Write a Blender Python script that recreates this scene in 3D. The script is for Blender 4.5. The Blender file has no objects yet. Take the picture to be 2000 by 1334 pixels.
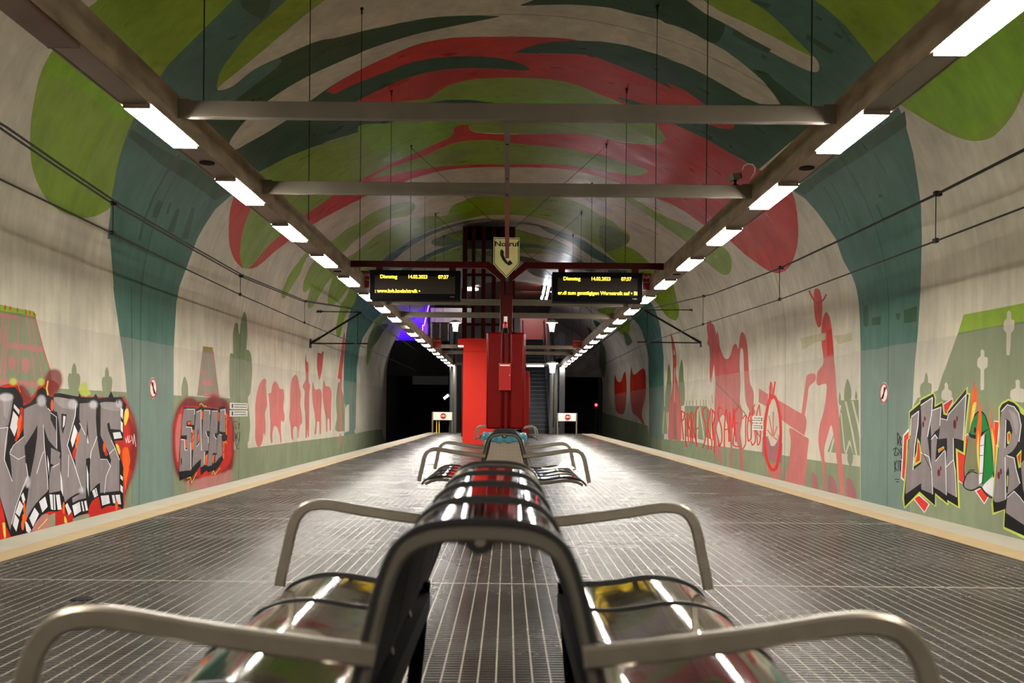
import bpy, bmesh, math, random
import numpy as np
from mathutils import Vector, Matrix
from mathutils.geometry import delaunay_2d_cdt

random.seed(7)
scene = bpy.context.scene
COL = scene.collection

# ------------------------------------------------------------------ camera, world, exposure
F = 1778.0                     # focal length in pixels of the 2000 px frame (32 mm)
VX, VY = 991.0, 806.0          # vanishing point of the platform
ROLL = math.radians(0.5)
HC = 0.92                      # camera height above the platform
cam_d = bpy.data.cameras.new('camera')
cam_d.sensor_width = 36.0
cam_d.lens = 36.0 * F / 2000.0
cam_d.shift_x = (1000 - VX) / 2000.0
cam_d.shift_y = (VY - 667) / 2000.0
cam_d.clip_start = 0.02
cam_d.dof.use_dof = True
cam_d.dof.focus_distance = 14.0
cam_d.dof.aperture_fstop = 4.5
cam = bpy.data.objects.new('camera', cam_d)
COL.objects.link(cam)
cam.matrix_world = Matrix.Translation((0, 0, HC)) @ Matrix.Rotation(math.pi / 2, 4, 'X') @ Matrix.Rotation(ROLL, 4, 'Z')
scene.camera = cam

world = bpy.data.worlds.new('world')
scene.world = world
world.use_nodes = True
world.node_tree.nodes['Background'].inputs[0].default_value = (0.5, 0.45, 0.38, 1)
world.node_tree.nodes['Background'].inputs[1].default_value = 0.02
scene.view_settings.view_transform = 'Standard'
scene.view_settings.look = 'None'
scene.view_settings.gamma = 1.0
scene.view_settings.use_curve_mapping = False
scene.view_settings.exposure = 0.32
scene.cycles.use_denoising = True
scene.cycles.max_bounces = 8
scene.cycles.diffuse_bounces = 5
scene.cycles.glossy_bounces = 4
scene.cycles.sample_clamp_indirect = 6.0
LIGHT = 165.0                   # strength of the strip light diffusers

# ------------------------------------------------------------------ helpers
def lin(c):
    out = []
    for v in c:
        v = v / 255.0
        out.append(v / 12.92 if v <= 0.04045 else ((v + 0.055) / 1.055) ** 2.4)
    return tuple(out)

def unroll(px, py):
    dx, du = px - VX, VY - py
    c, s = math.cos(ROLL), math.sin(ROLL)
    return dx * c - du * s, dx * s + du * c

def at(px, py, y):
    """point of the place that lies y metres ahead and is seen at a pixel"""
    a, b = unroll(px, py)
    return Vector((a * y / F, y, HC + b * y / F))

class MB:
    def __init__(self):
        self.bm = bmesh.new()
    def box(self, x0, x1, y0, y1, z0, z1):
        v = [self.bm.verts.new((x, y, z)) for z in (z0, z1) for y in (y0, y1) for x in (x0, x1)]
        for f in ((0, 2, 3, 1), (4, 5, 7, 6), (0, 1, 5, 4), (2, 6, 7, 3), (0, 4, 6, 2), (1, 3, 7, 5)):
            self.bm.faces.new([v[i] for i in f])
        return self
    def prism(self, poly, a, b, axis='y'):
        """poly: 2D points; axis y -> (x,z), axis x -> (y,z), axis z -> (x,y)"""
        def P(p, t):
            return {'y': (p[0], t, p[1]), 'x': (t, p[0], p[1]), 'z': (p[0], p[1], t)}[axis]
        n = len(poly)
        A = [self.bm.verts.new(P(p, a)) for p in poly]
        B = [self.bm.verts.new(P(p, b)) for p in poly]
        for i in range(n):
            j = (i + 1) % n
            self.bm.faces.new((A[i], A[j], B[j], B[i]))
        self.bm.faces.new(A[::-1]); self.bm.faces.new(B)
        return self
    def sweep(self, pts, prof, closed=False, up=None):
        pts = [Vector(p) for p in pts]
        n = len(pts)
        rings = []
        prev = None
        for i, p in enumerate(pts):
            if closed:
                t = (pts[(i + 1) % n] - pts[i - 1])
            else:
                t = pts[min(i + 1, n - 1)] - pts[max(i - 1, 0)]
            t.normalize()
            if prev is None:
                u = Vector(up) if up else (Vector((0, 0, 1)) if abs(t.z) < 0.9 else Vector((0, 1, 0)))
            else:
                u = prev
            s = t.cross(u).normalized()
            u = s.cross(t).normalized()
            prev = u
            rings.append([self.bm.verts.new(p + s * a + u * b) for a, b in prof])
        m = len(prof)
        for i in range(n if closed else n - 1):
            r0, r1 = rings[i], rings[(i + 1) % n]
            for k in range(m):
                self.bm.faces.new((r0[k], r0[(k + 1) % m], r1[(k + 1) % m], r1[k]))
        if not closed:
            self.bm.faces.new(rings[0][::-1]); self.bm.faces.new(rings[-1])
        return self
    def tube(self, pts, r, seg=10, closed=False, up=None):
        prof = [(r * math.cos(2 * math.pi * k / seg), r * math.sin(2 * math.pi * k / seg)) for k in range(seg)]
        return self.sweep(pts, prof, closed, up)
    def bar(self, pts, w, h, up=None):
        c = min(w, h) * 0.25
        prof = [(-w/2 + c, -h/2), (w/2 - c, -h/2), (w/2, -h/2 + c), (w/2, h/2 - c), (w/2 - c, h/2), (-w/2 + c, h/2), (-w/2, h/2 - c), (-w/2, -h/2 + c)]
        return self.sweep(pts, prof, False, up)
    def lathe(self, prof, c, seg=20, axis='z'):
        """prof: (radius, height) pairs"""
        rings = []
        for r, h in prof:
            ring = []
            for k in range(seg):
                a = 2 * math.pi * k / seg
                o = {'z': (r * math.cos(a), r * math.sin(a), h), 'y': (r * math.cos(a), h, r * math.sin(a)), 'x': (h, r * math.cos(a), r * math.sin(a))}[axis]
                ring.append(self.bm.verts.new(Vector(c) + Vector(o)))
            rings.append(ring)
        for i in range(len(rings) - 1):
            for k in range(seg):
                self.bm.faces.new((rings[i][k], rings[i][(k + 1) % seg], rings[i + 1][(k + 1) % seg], rings[i + 1][k]))
        self.bm.faces.new(rings[0][::-1]); self.bm.faces.new(rings[-1])
        return self
    def build(self, name, mat, parent=None, bevel=0, origin=None):
        bm = self.bm
        bmesh.ops.recalc_face_normals(bm, faces=bm.faces)
        for f in bm.faces:
            f.smooth = True
        for e in bm.edges:
            if len(e.link_faces) != 2 or e.calc_face_angle(0) > 0.6:
                e.smooth = False
        if parent is not None:
            off = parent_origin(parent)
        else:
            off = Vector(origin) if origin is not None else Vector((0, 0, 0))
        if off.length:
            bmesh.ops.translate(bm, verts=bm.verts, vec=-off)
        me = bpy.data.meshes.new(name)
        bm.to_mesh(me); bm.free()
        if mat is not None:
            me.materials.append(mat)
        o = bpy.data.objects.new(name, me)
        COL.objects.link(o)
        if parent is not None:
            o.parent = parent
        else:
            o.location = off
        if bevel:
            m = o.modifiers.new('bevel', 'BEVEL'); m.width = bevel; m.segments = 3; m.limit_method = 'ANGLE'; m.angle_limit = 0.7
            m.harden_normals = False
        return o

def parent_origin(p):
    v = Vector((0, 0, 0))
    while p is not None:
        v += p.location
        p = p.parent
    return v

def tag(o, label=None, cat=None, group=None, kind=None):
    if label: o['label'] = label
    if cat: o['category'] = cat
    if group: o['group'] = group
    if kind: o['kind'] = kind
    return o

def thing(name, loc, label, cat, group=None):
    o = bpy.data.objects.new(name, None)
    o.empty_display_size = 0.2
    COL.objects.link(o)
    o.location = loc
    return tag(o, label, cat, group)

def copy_tree(o, parent=None):
    c = o.copy(); COL.objects.link(c)
    if parent is not None:
        c.parent = parent
    for ch in [x for x in bpy.data.objects if x.parent == o]:
        copy_tree(ch, c)
    return c

def struct(o):
    o['kind'] = 'structure'
    return o

def text(name, body, size, mat, parent, loc, align='LEFT', depth=0.002, bold=0.0, sx=1.0, rotz=0.0, spacing=1.0):
    cu = bpy.data.curves.new(name, 'FONT')
    cu.body = body; cu.size = size; cu.extrude = depth; cu.offset = bold; cu.align_x = align; cu.space_character = spacing
    t = bpy.data.objects.new(name + '_tmp', cu)
    COL.objects.link(t)
    dg = bpy.context.evaluated_depsgraph_get(); dg.update()
    me = bpy.data.meshes.new_from_object(t.evaluated_get(dg))
    bpy.data.objects.remove(t); bpy.data.curves.remove(cu)
    me.transform(Matrix.Rotation(rotz, 4, 'Z') @ Matrix.Rotation(math.pi / 2, 4, 'X') @ Matrix.Diagonal((sx, 1, 1, 1)))
    me.materials.clear(); me.materials.append(mat)
    o = bpy.data.objects.new(name, me); COL.objects.link(o)
    o.parent = parent
    o.location = Vector(loc) - parent_origin(parent)
    return o

# ------------------------------------------------------------------ materials
def mat_new(name):
    m = bpy.data.materials.new(name); m.use_nodes = True
    nt = m.node_tree
    return m, nt, nt.nodes['Principled BSDF']

def N(nt, kind, **kw):
    n = nt.nodes.new(kind)
    for k, v in kw.items():
        setattr(n, k, v)
    return n

def simple(name, col, rough=0.5, metal=0.0, noise=0.0, scale=8.0, bump=0.0, coat=0.0, spec=0.5, stretch=(1, 1, 1), col2=None):
    m, nt, b = mat_new(name)
    c = lin(col)
    b.inputs['Roughness'].default_value = rough
    b.inputs['Metallic'].default_value = metal
    b.inputs['Coat Weight'].default_value = coat
    b.inputs['Specular IOR Level'].default_value = spec
    tc = N(nt, 'ShaderNodeTexCoord'); mp = N(nt, 'ShaderNodeMapping')
    mp.inputs['Scale'].default_value = stretch
    nt.links.new(tc.outputs['Object'], mp.inputs[0])
    nz = N(nt, 'ShaderNodeTexNoise'); nz.inputs['Scale'].default_value = scale; nz.inputs['Detail'].default_value = 5
    nt.links.new(mp.outputs[0], nz.inputs['Vector'])
    mx = N(nt, 'ShaderNodeMix', data_type='RGBA')
    d = lin(col2) if col2 else tuple(v * (1 - noise) for v in c)
    e = c if col2 else tuple(min(1, v * (1 + noise * 0.5)) for v in c)
    mx.inputs[6].default_value = (*d, 1); mx.inputs[7].default_value = (*e, 1)
    rmp = N(nt, 'ShaderNodeMapRange'); rmp.inputs[1].default_value = 0.3; rmp.inputs[2].default_value = 0.7
    nt.links.new(nz.outputs[0], rmp.inputs[0]); nt.links.new(rmp.outputs[0], mx.inputs[0])
    nt.links.new(mx.outputs[2], b.inputs['Base Color'])
    if bump:
        bp = N(nt, 'ShaderNodeBump'); bp.inputs['Strength'].default_value = bump; bp.inputs['Distance'].default_value = 0.01
        nt.links.new(nz.outputs[0], bp.inputs['Height']); nt.links.new(bp.outputs[0], b.inputs['Normal'])
    return m

def emit(name, col, strength):
    m, nt, b = mat_new(name)
    b.inputs['Base Color'].default_value = (*lin(col), 1)
    b.inputs['Emission Color'].default_value = (*lin(col), 1)
    b.inputs['Emission Strength'].default_value = strength
    b.inputs['Roughness'].default_value = 0.4
    return m

def paint_material():
    m, nt, b = mat_new('painted_concrete')
    L = nt.links.new
    at_ = N(nt, 'ShaderNodeAttribute', attribute_name='paint')
    tc = N(nt, 'ShaderNodeTexCoord')
    geo = N(nt, 'ShaderNodeNewGeometry')
    sp = N(nt, 'ShaderNodeSeparateXYZ'); L(tc.outputs['Object'], sp.inputs[0])
    # cloudy weathering of the concrete and vertical streaks
    n1 = N(nt, 'ShaderNodeTexNoise'); n1.inputs['Scale'].default_value = 0.9; n1.inputs['Detail'].default_value = 4; n1.inputs['Roughness'].default_value = 0.6
    L(tc.outputs['Object'], n1.inputs['Vector'])
    mp = N(nt, 'ShaderNodeMapping'); mp.inputs['Scale'].default_value = (3.0, 3.5, 0.35); L(tc.outputs['Object'], mp.inputs[0])
    n2 = N(nt, 'ShaderNodeTexNoise'); n2.inputs['Scale'].default_value = 1.6; n2.inputs['Detail'].default_value = 3; n2.inputs['Roughness'].default_value = 0.6
    L(mp.outputs[0], n2.inputs['Vector'])
    r1 = N(nt, 'ShaderNodeMapRange'); r1.inputs[1].default_value = 0.3; r1.inputs[2].default_value = 0.72; r1.inputs[3].default_value = 0.74; r1.inputs[4].default_value = 1.08
    L(n1.outputs[0], r1.inputs[0])
    r2 = N(nt, 'ShaderNodeMapRange'); r2.inputs[1].default_value = 0.3; r2.inputs[2].default_value = 0.7; r2.inputs[3].default_value = 0.86; r2.inputs[4].default_value = 1.06
    L(n2.outputs[0], r2.inputs[0])
    mu = N(nt, 'ShaderNodeMath', operation='MULTIPLY'); L(r1.outputs[0], mu.inputs[0]); L(r2.outputs[0], mu.inputs[1])
    vm = N(nt, 'ShaderNodeVectorMath', operation='SCALE'); L(at_.outputs['Color'], vm.inputs[0]); L(mu.outputs[0], vm.inputs['Scale'])
    # greyish protective coat on the lower wall, up to 2.2 m
    wob = N(nt, 'ShaderNodeTexNoise'); wob.inputs['Scale'].default_value = 1.2; L(tc.outputs['Object'], wob.inputs['Vector'])
    wz = N(nt, 'ShaderNodeMath', operation='MULTIPLY_ADD'); wz.inputs[1].default_value = 0.08; L(wob.outputs[0], wz.inputs[0]); L(sp.outputs[2], wz.inputs[2])
    st = N(nt, 'ShaderNodeMapRange'); st.inputs[1].default_value = 2.215; st.inputs[2].default_value = 2.225; st.inputs[3].default_value = 1; st.inputs[4].default_value = 0
    L(wz.outputs[0], st.inputs[0])
    cf0 = N(nt, 'ShaderNodeMath', operation='MULTIPLY'); L(st.outputs[0], cf0.inputs[0]); L(at_.outputs['Alpha'], cf0.inputs[1])
    cf = N(nt, 'ShaderNodeMath', operation='MULTIPLY'); cf.inputs[1].default_value = 0.28; L(cf0.outputs[0], cf.inputs[0])
    mx = N(nt, 'ShaderNodeMix', data_type='RGBA'); mx.inputs[7].default_value = (*lin((160, 152, 146)), 1)
    L(cf.outputs[0], mx.inputs[0]); L(vm.outputs[0], mx.inputs[6])
    # shuttering joints of the concrete rings
    fr = N(nt, 'ShaderNodeMath', operation='PINGPONG'); fr.inputs[1].default_value = 3.06
    ay = N(nt, 'ShaderNodeMath', operation='ADD'); ay.inputs[1].default_value = -16.5; L(sp.outputs[1], ay.inputs[0]); L(ay.outputs[0], fr.inputs[0])
    jn = N(nt, 'ShaderNodeMapRange'); jn.inputs[1].default_value = 0.012; jn.inputs[2].default_value = 0.03; jn.inputs[3].default_value = 0.62; jn.inputs[4].default_value = 1.0
    L(fr.outputs[0], jn.inputs[0])
    vj = N(nt, 'ShaderNodeVectorMath', operation='SCALE'); L(mx.outputs[2], vj.inputs[0]); L(jn.outputs[0], vj.inputs['Scale'])
    L(vj.outputs[0], b.inputs['Base Color'])
    # brushed gloss
    mp3 = N(nt, 'ShaderNodeMapping'); mp3.inputs['Scale'].default_value = (1.0, 2.0, 1.0); L(tc.outputs['Object'], mp3.inputs[0])
    n3 = N(nt, 'ShaderNodeTexNoise'); n3.inputs['Scale'].default_value = 1.1; n3.inputs['Detail'].default_value = 3; n3.inputs['Roughness'].default_value = 0.5
    L(mp3.outputs[0], n3.inputs['Vector'])
    rr = N(nt, 'ShaderNodeMapRange'); rr.inputs[1].default_value = 0.25; rr.inputs[2].default_value = 0.75; rr.inputs[3].default_value = 0.24; rr.inputs[4].default_value = 0.44
    L(n3.outputs[0], rr.inputs[0])
    rz = N(nt, 'ShaderNodeMapRange'); rz.inputs[1].default_value = 3.0; rz.inputs[2].default_value = 5.5; rz.inputs[3].default_value = 0.26; rz.inputs[4].default_value = 0.0
    L(sp.outputs[2], rz.inputs[0]); ra = N(nt, 'ShaderNodeMath', operation='ADD'); L(rr.outputs[0], ra.inputs[0]); L(rz.outputs[0], ra.inputs[1]); L(ra.outputs[0], b.inputs['Roughness'])
    b.inputs['Specular IOR Level'].default_value = 0.17
    bp = N(nt, 'ShaderNodeBump'); bp.inputs['Strength'].default_value = 0.12; bp.inputs['Distance'].default_value = 0.02
    n4 = N(nt, 'ShaderNodeTexNoise'); n4.inputs['Scale'].default_value = 2.2; n4.inputs['Detail'].default_value = 2
    L(mp3.outputs[0], n4.inputs['Vector']); L(n4.outputs[0], bp.inputs['Height']); L(bp.outputs[0], b.inputs['Normal'])
    return m

def floor_material():
    m, nt, b = mat_new('studded_platform_tiles')
    L = nt.links.new
    tc = N(nt, 'ShaderNodeTexCoord'); sp = N(nt, 'ShaderNodeSeparateXYZ'); L(tc.outputs['Object'], sp.inputs[0])
    # ridges run lengthwise every 63 mm
    mx_ = N(nt, 'ShaderNodeMath', operation='PINGPONG'); mx_.inputs[1].default_value = 0.0315; L(sp.outputs[0], mx_.inputs[0])
    rid = N(nt, 'ShaderNodeMapRange'); rid.interpolation_type = 'SMOOTHSTEP'
    rid.inputs[1].default_value = 0.0275; rid.inputs[2].default_value = 0.0295; L(mx_.outputs[0], rid.inputs[0])
    # fine cross ribs
    my = N(nt, 'ShaderNodeMath', operation='PINGPONG'); my.inputs[1].default_value = 0.016; L(sp.outputs[1], my.inputs[0])
    rib = N(nt, 'ShaderNodeMapRange'); rib.interpolation_type = 'SMOOTHSTEP'
    rib.inputs[1].default_value = 0.009; rib.inputs[2].default_value = 0.014; L(my.outputs[0], rib.inputs[0])
    # tile seams
    sy = N(nt, 'ShaderNodeMath', operation='PINGPONG'); sy.inputs[1].default_value = 1.425
    ay = N(nt, 'ShaderNodeMath', operation='ADD'); ay.inputs[1].default_value = -4.9 + 2.85 * 4; L(sp.outputs[1], ay.inputs[0]); L(ay.outputs[0], sy.inputs[0])
    seam = N(nt, 'ShaderNodeMapRange'); seam.inputs[1].default_value = 0.006; seam.inputs[2].default_value = 0.012; seam.inputs[3].default_value = 1; seam.inputs[4].default_value = 0
    L(sy.outputs[0], seam.inputs[0])
    nz = N(nt, 'ShaderNodeTexNoise'); nz.inputs['Scale'].default_value = 1.3; nz.inputs['Detail'].default_value = 8; nz.inputs['Roughness'].default_value = 0.65
    L(tc.outputs['Object'], nz.inputs['Vector'])
    base = N(nt, 'ShaderNodeMix', data_type='RGBA'); base.inputs[6].default_value = (*lin((34, 32, 30)), 1); base.inputs[7].default_value = (*lin((52, 49, 46)), 1)
    rn = N(nt, 'ShaderNodeMapRange'); rn.inputs[1].default_value = 0.35; rn.inputs[2].default_value = 0.65; L(nz.outputs[0], rn.inputs[0]); L(rn.outputs[0], base.inputs[0])
    c2 = N(nt, 'ShaderNodeMix', data_type='RGBA'); c2.inputs[7].default_value = (*lin((126, 120, 110)), 1)
    rf = N(nt, 'ShaderNodeMath', operation='MAXIMUM'); L(rid.outputs[0], rf.inputs[0]); L(seam.outputs[0], rf.inputs[1])
    rf2 = N(nt, 'ShaderNodeMath', operation='MULTIPLY'); rf2.inputs[1].default_value = 0.9; L(rf.outputs[0], rf2.inputs[0])
    L(rf2.outputs[0], c2.inputs[0]); L(base.outputs[2], c2.inputs[6]); L(c2.outputs[2], b.inputs['Base Color'])
    rr = N(nt, 'ShaderNodeMapRange'); rr.inputs[1].default_value = 0.35; rr.inputs[2].default_value = 0.65; rr.inputs[3].default_value = 0.23; rr.inputs[4].default_value = 0.3
    L(nz.outputs[0], rr.inputs[0]); L(rr.outputs[0], b.inputs['Roughness'])
    b.inputs['Metallic'].default_value = 0.0
    b.inputs['Specular IOR Level'].default_value = 0.06
    # rounded cross ribs: the surface tilts to and fro along the platform
    u = N(nt, 'ShaderNodeMath', operation='MULTIPLY_ADD'); u.inputs[1].default_value = 2 / 0.016; u.inputs[2].default_value = -1.0; L(my.outputs[0], u.inputs[0])
    ua = N(nt, 'ShaderNodeMath', operation='ABSOLUTE'); L(u.outputs[0], ua.inputs[0])
    up_ = N(nt, 'ShaderNodeMath', operation='POWER'); up_.inputs[1].default_value = 0.7; L(ua.outputs[0], up_.inputs[0])
    sg_ = N(nt, 'ShaderNodeMath', operation='SIGN'); L(u.outputs[0], sg_.inputs[0])
    us = N(nt, 'ShaderNodeMath', operation='MULTIPLY'); L(up_.outputs[0], us.inputs[0]); L(sg_.outputs[0], us.inputs[1])
    un = N(nt, 'ShaderNodeMath', operation='MULTIPLY'); un.inputs[1].default_value = 0.5; L(us.outputs[0], un.inputs[0])
    inv = N(nt, 'ShaderNodeMath', operation='MULTIPLY_ADD'); inv.inputs[1].default_value = -0.7; inv.inputs[2].default_value = 1.0; L(rid.outputs[0], inv.inputs[0])
    un2 = N(nt, 'ShaderNodeMath', operation='MULTIPLY'); L(un.outputs[0], un2.inputs[0]); L(inv.outputs[0], un2.inputs[1])
    vx = N(nt, 'ShaderNodeMath', operation='MULTIPLY_ADD'); vx.inputs[1].default_value = 0.03; vx.inputs[2].default_value = -0.015; L(nz.outputs[0], vx.inputs[0])
    cb = N(nt, 'ShaderNodeCombineXYZ'); cb.inputs[2].default_value = 1.0; L(vx.outputs[0], cb.inputs[0]); L(un2.outputs[0], cb.inputs[1])
    nn = N(nt, 'ShaderNodeVectorMath', operation='NORMALIZE'); L(cb.outputs[0], nn.inputs[0]); L(nn.outputs[0], b.inputs['Normal'])
    return m

M = {}
M['paint'] = paint_material()
M['floor'] = floor_material()
M['yellow_strip'] = simple('yellow_tactile_strip', (128, 108, 76), 0.55, noise=0.15, scale=5)
M['edge'] = simple('pale_edge_stone', (126, 121, 109), 0.5, noise=0.12, scale=3, bump=0.2)
M['concrete'] = simple('raw_concrete', (120, 112, 98), 0.8, noise=0.35, scale=1.5, bump=0.4)
M['dark_concrete'] = simple('dark_grey_concrete', (38, 38, 42), 0.85, noise=0.4, scale=1.2)  # dark grey concrete of the tunnel mouths, slab and platform base
M['ballast'] = simple('track_ballast', (50, 46, 42), 0.95, noise=0.6, scale=30, bump=1.0)
M['rail_side'] = simple('stained_steel_channel', (150, 132, 108), 0.5, metal=0.25, scale=1.3, stretch=(1, 2.2, 6), col2=(98, 80, 60), bump=0.1)
M['rail_panel'] = simple('worn_metal_panel', (134, 122, 108), 0.32, metal=0.55, noise=0.25, scale=2.0)
M['beam'] = simple('grey_painted_beam', (108, 99, 86), 0.45, metal=0.2, noise=0.22, scale=2.5)
M['steel'] = simple('brushed_steel', (150, 142, 130), 0.3, metal=1.0, noise=0.15, scale=20)
M['mirror'] = simple('polished_steel_sheet', (196, 190, 182), 0.055, metal=1.0, noise=0.05, scale=6, bump=0.06)
M['black_rib'] = simple('black_seat_rib', (22, 21, 20), 0.35, metal=0.3)
M['frame_grey'] = simple('grey_bench_frame', (84, 78, 69), 0.4, metal=0.7, noise=0.15, scale=25)
M['black'] = simple('black_lacquer', (3, 3, 4), 0.6, spec=0.06)
M['column'] = simple('grey_column_paint', (52, 51, 47), 0.6, noise=0.15, spec=0.2)
M['arm'] = simple('brushed_armrest_steel', (120, 112, 99), 0.36, metal=0.85, noise=0.12, scale=25)
M['wire'] = simple('dark_wire', (24, 23, 24), 0.5, metal=0.4)
M['dark_red'] = simple('dark_red_lacquer', (90, 1, 0), 0.32, noise=0.1, spec=0.12)
M['deep_red'] = simple('deep_red_steel', (60, 5, 4), 0.4, noise=0.1, spec=0.12)
M['orange_red'] = simple('orange_red_panel', (200, 30, 8), 0.4, noise=0.04, spec=0.3)
M['plate_red'] = simple('red_cover_plate', (142, 11, 4), 0.35, spec=0.3)
M['white'] = simple('white_enamel', (215, 212, 200), 0.4)
M['sign_yellow'] = simple('pale_yellow_sign_face', (226, 218, 150), 0.4, noise=0.06)
M['ink'] = simple('black_print', (14, 14, 16), 0.5)
M['teal_bag'] = simple('teal_plastic_bag', (44, 98, 110), 0.35, noise=0.2, scale=30, bump=0.6)
M['glass_dark'] = simple('smoked_display_glass', (44, 38, 32), 0.6, spec=0.1)
M['light'] = emit('strip_light_diffuser', (255, 249, 238), LIGHT)
M['led'] = emit('amber_led', (255, 214, 60), 2.2)
M['lamp_white'] = emit('lamp_glass', (244, 244, 250), 40.0)
M['red_lamp'] = emit('red_signal_glow', (255, 20, 30), 30.0)
M['purple'] = simple('purple_escalator_cladding', (130, 70, 220), 0.35)
M['purple_glow'] = emit('purple_light_tube', (120, 60, 255), 10.0)
M['rubber_step'] = simple('escalator_step_metal', (34, 36, 40), 0.5, metal=0.3, noise=0.2)
M['nosing'] = simple('step_nosing', (62, 64, 68), 0.35, metal=0.5)
M['tile_grey'] = simple('grey_wall_tiles', (120, 112, 104), 0.35, noise=0.15, scale=4)
M['brown'] = simple('brown_ceiling_panels', (112, 70, 46), 0.45, noise=0.15, scale=2)
M['crimson_wall'] = simple('crimson_wall_panel', (140, 44, 40), 0.4, noise=0.1)

def glass_material():
    m, nt, b = mat_new('lift_glass')
    b.inputs['Base Color'].default_value = (*lin((190, 205, 200)), 1)
    b.inputs['Roughness'].default_value = 0.05
    b.inputs['Transmission Weight'].default_value = 0.9
    b.inputs['IOR'].default_value = 1.1
    return m
M['glass'] = glass_material()

def mesh_metal():
    m, nt, b = mat_new('perforated_steel')
    L = nt.links.new
    tc = N(nt, 'ShaderNodeTexCoord'); sp = N(nt, 'ShaderNodeSeparateXYZ'); L(tc.outputs['Object'], sp.inputs[0])
    outs = []
    for i in (0, 2):
        p = N(nt, 'ShaderNodeMath', operation='PINGPONG'); p.inputs[1].default_value = 0.007; L(sp.outputs[i], p.inputs[0])
        r = N(nt, 'ShaderNodeMath', operation='LESS_THAN'); r.inputs[1].default_value = 0.0038; L(p.outputs[0], r.inputs[0]); outs.append(r)
    a = N(nt, 'ShaderNodeMath', operation='MULTIPLY'); L(outs[0].outputs[0], a.inputs[0]); L(outs[1].outputs[0], a.inputs[1])
    mx = N(nt, 'ShaderNodeMix', data_type='RGBA'); mx.inputs[6].default_value = (*lin((150, 136, 118)), 1); mx.inputs[7].default_value = (*lin((14, 12, 11)), 1)
    L(a.outputs[0], mx.inputs[0]); L(mx.outputs[2], b.inputs['Base Color'])
    b.inputs['Metallic'].default_value = 0.4; b.inputs['Roughness'].default_value = 0.4
    return m
M['mesh'] = mesh_metal()
# ------------------------------------------------------------------ the vault: cross-section and mural
U = 0.00906                    # metres per unit of the cross-section drawing (origin at camera height)
PA0 = 13.0
def profile():
    pts = []
    zb = -201.0
    for z in np.linspace(zb, 208, 12)[:-1]:
        pts.append((PA0 - 748, z))
    cx, cz, r = PA0 - 217, 208, 531
    for a in np.linspace(math.pi, math.pi / 2 + math.radians(30.9), 22)[:-1]:
        pts.append((cx + r * math.cos(a), cz + r * math.sin(a)))
    cz2, r2 = -154, 951
    for a in np.linspace(math.pi / 2 + math.radians(30.9), math.pi / 2 - math.radians(30.9), 34)[:-1]:
        pts.append((PA0 + r2 * math.cos(a), cz2 + r2 * math.sin(a)))
    cx = PA0 + 217
    for a in np.linspace(math.pi / 2 - math.radians(30.9), 0, 22)[:-1]:
        pts.append((cx + r * math.cos(a), cz + r * math.sin(a)))
    for z in np.linspace(208, zb, 12):
        pts.append((PA0 + 748, z))
    return np.array(pts)
PROF = profile()
PX = PROF[:, 0] * U
PZ = PROF[:, 1] * U + HC
PS = np.concatenate([[0], np.cumsum(np.hypot(np.diff(PX), np.diff(PZ)))])
_ang = np.arctan2(PROF[:, 1], PROF[:, 0])          # unwrap so it decreases from left-bottom to right-bottom
_ang = np.where(_ang < -math.pi / 2, _ang + 2 * math.pi, _ang)
_rad = np.hypot(PROF[:, 0], PROF[:, 1])
YN, YF_, YCUT, XCUT = -9.0, 66.0, 50.0, 2.7

def vault_height(x):
    i = np.argsort(PX[11:-12])
    return float(np.interp(x, PX[11:-12][i], PZ[11:-12][i]))

def to_sy(px, py):
    """where the line of sight through a pixel meets the vault: (length along the section, distance)"""
    a, b = unroll(px, py)
    ang = math.atan2(b, a)
    if ang < -math.pi / 2: ang += 2 * math.pi
    rho = math.hypot(a, b)
    # exact on the chord polyline
    idx = int(np.clip(np.searchsorted(-_ang, -ang) - 1, 0, len(_ang) - 2))
    p, q = PROF[idx], PROF[idx + 1]
    d = (a / rho, b / rho)
    den = d[0] * (q[1] - p[1]) - d[1] * (q[0] - p[0])
    if abs(den) < 1e-9: den = 1e-9
    R = (p[0] * (q[1] - p[1]) - p[1] * (q[0] - p[0])) / den
    hit = (d[0] * R, d[1] * R)
    seg = math.hypot(q[0] - p[0], q[1] - p[1])
    t = ((hit[0] - p[0]) * (q[0] - p[0]) + (hit[1] - p[1]) * (q[1] - p[1])) / seg ** 2
    s = PS[idx] + t * (PS[idx + 1] - PS[idx])
    y = R / rho * U * F
    return float(np.clip(s, 0.001, PS[-1] - 0.001)), float(np.clip(y, YN + 0.01, YF_ - 0.01))

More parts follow.
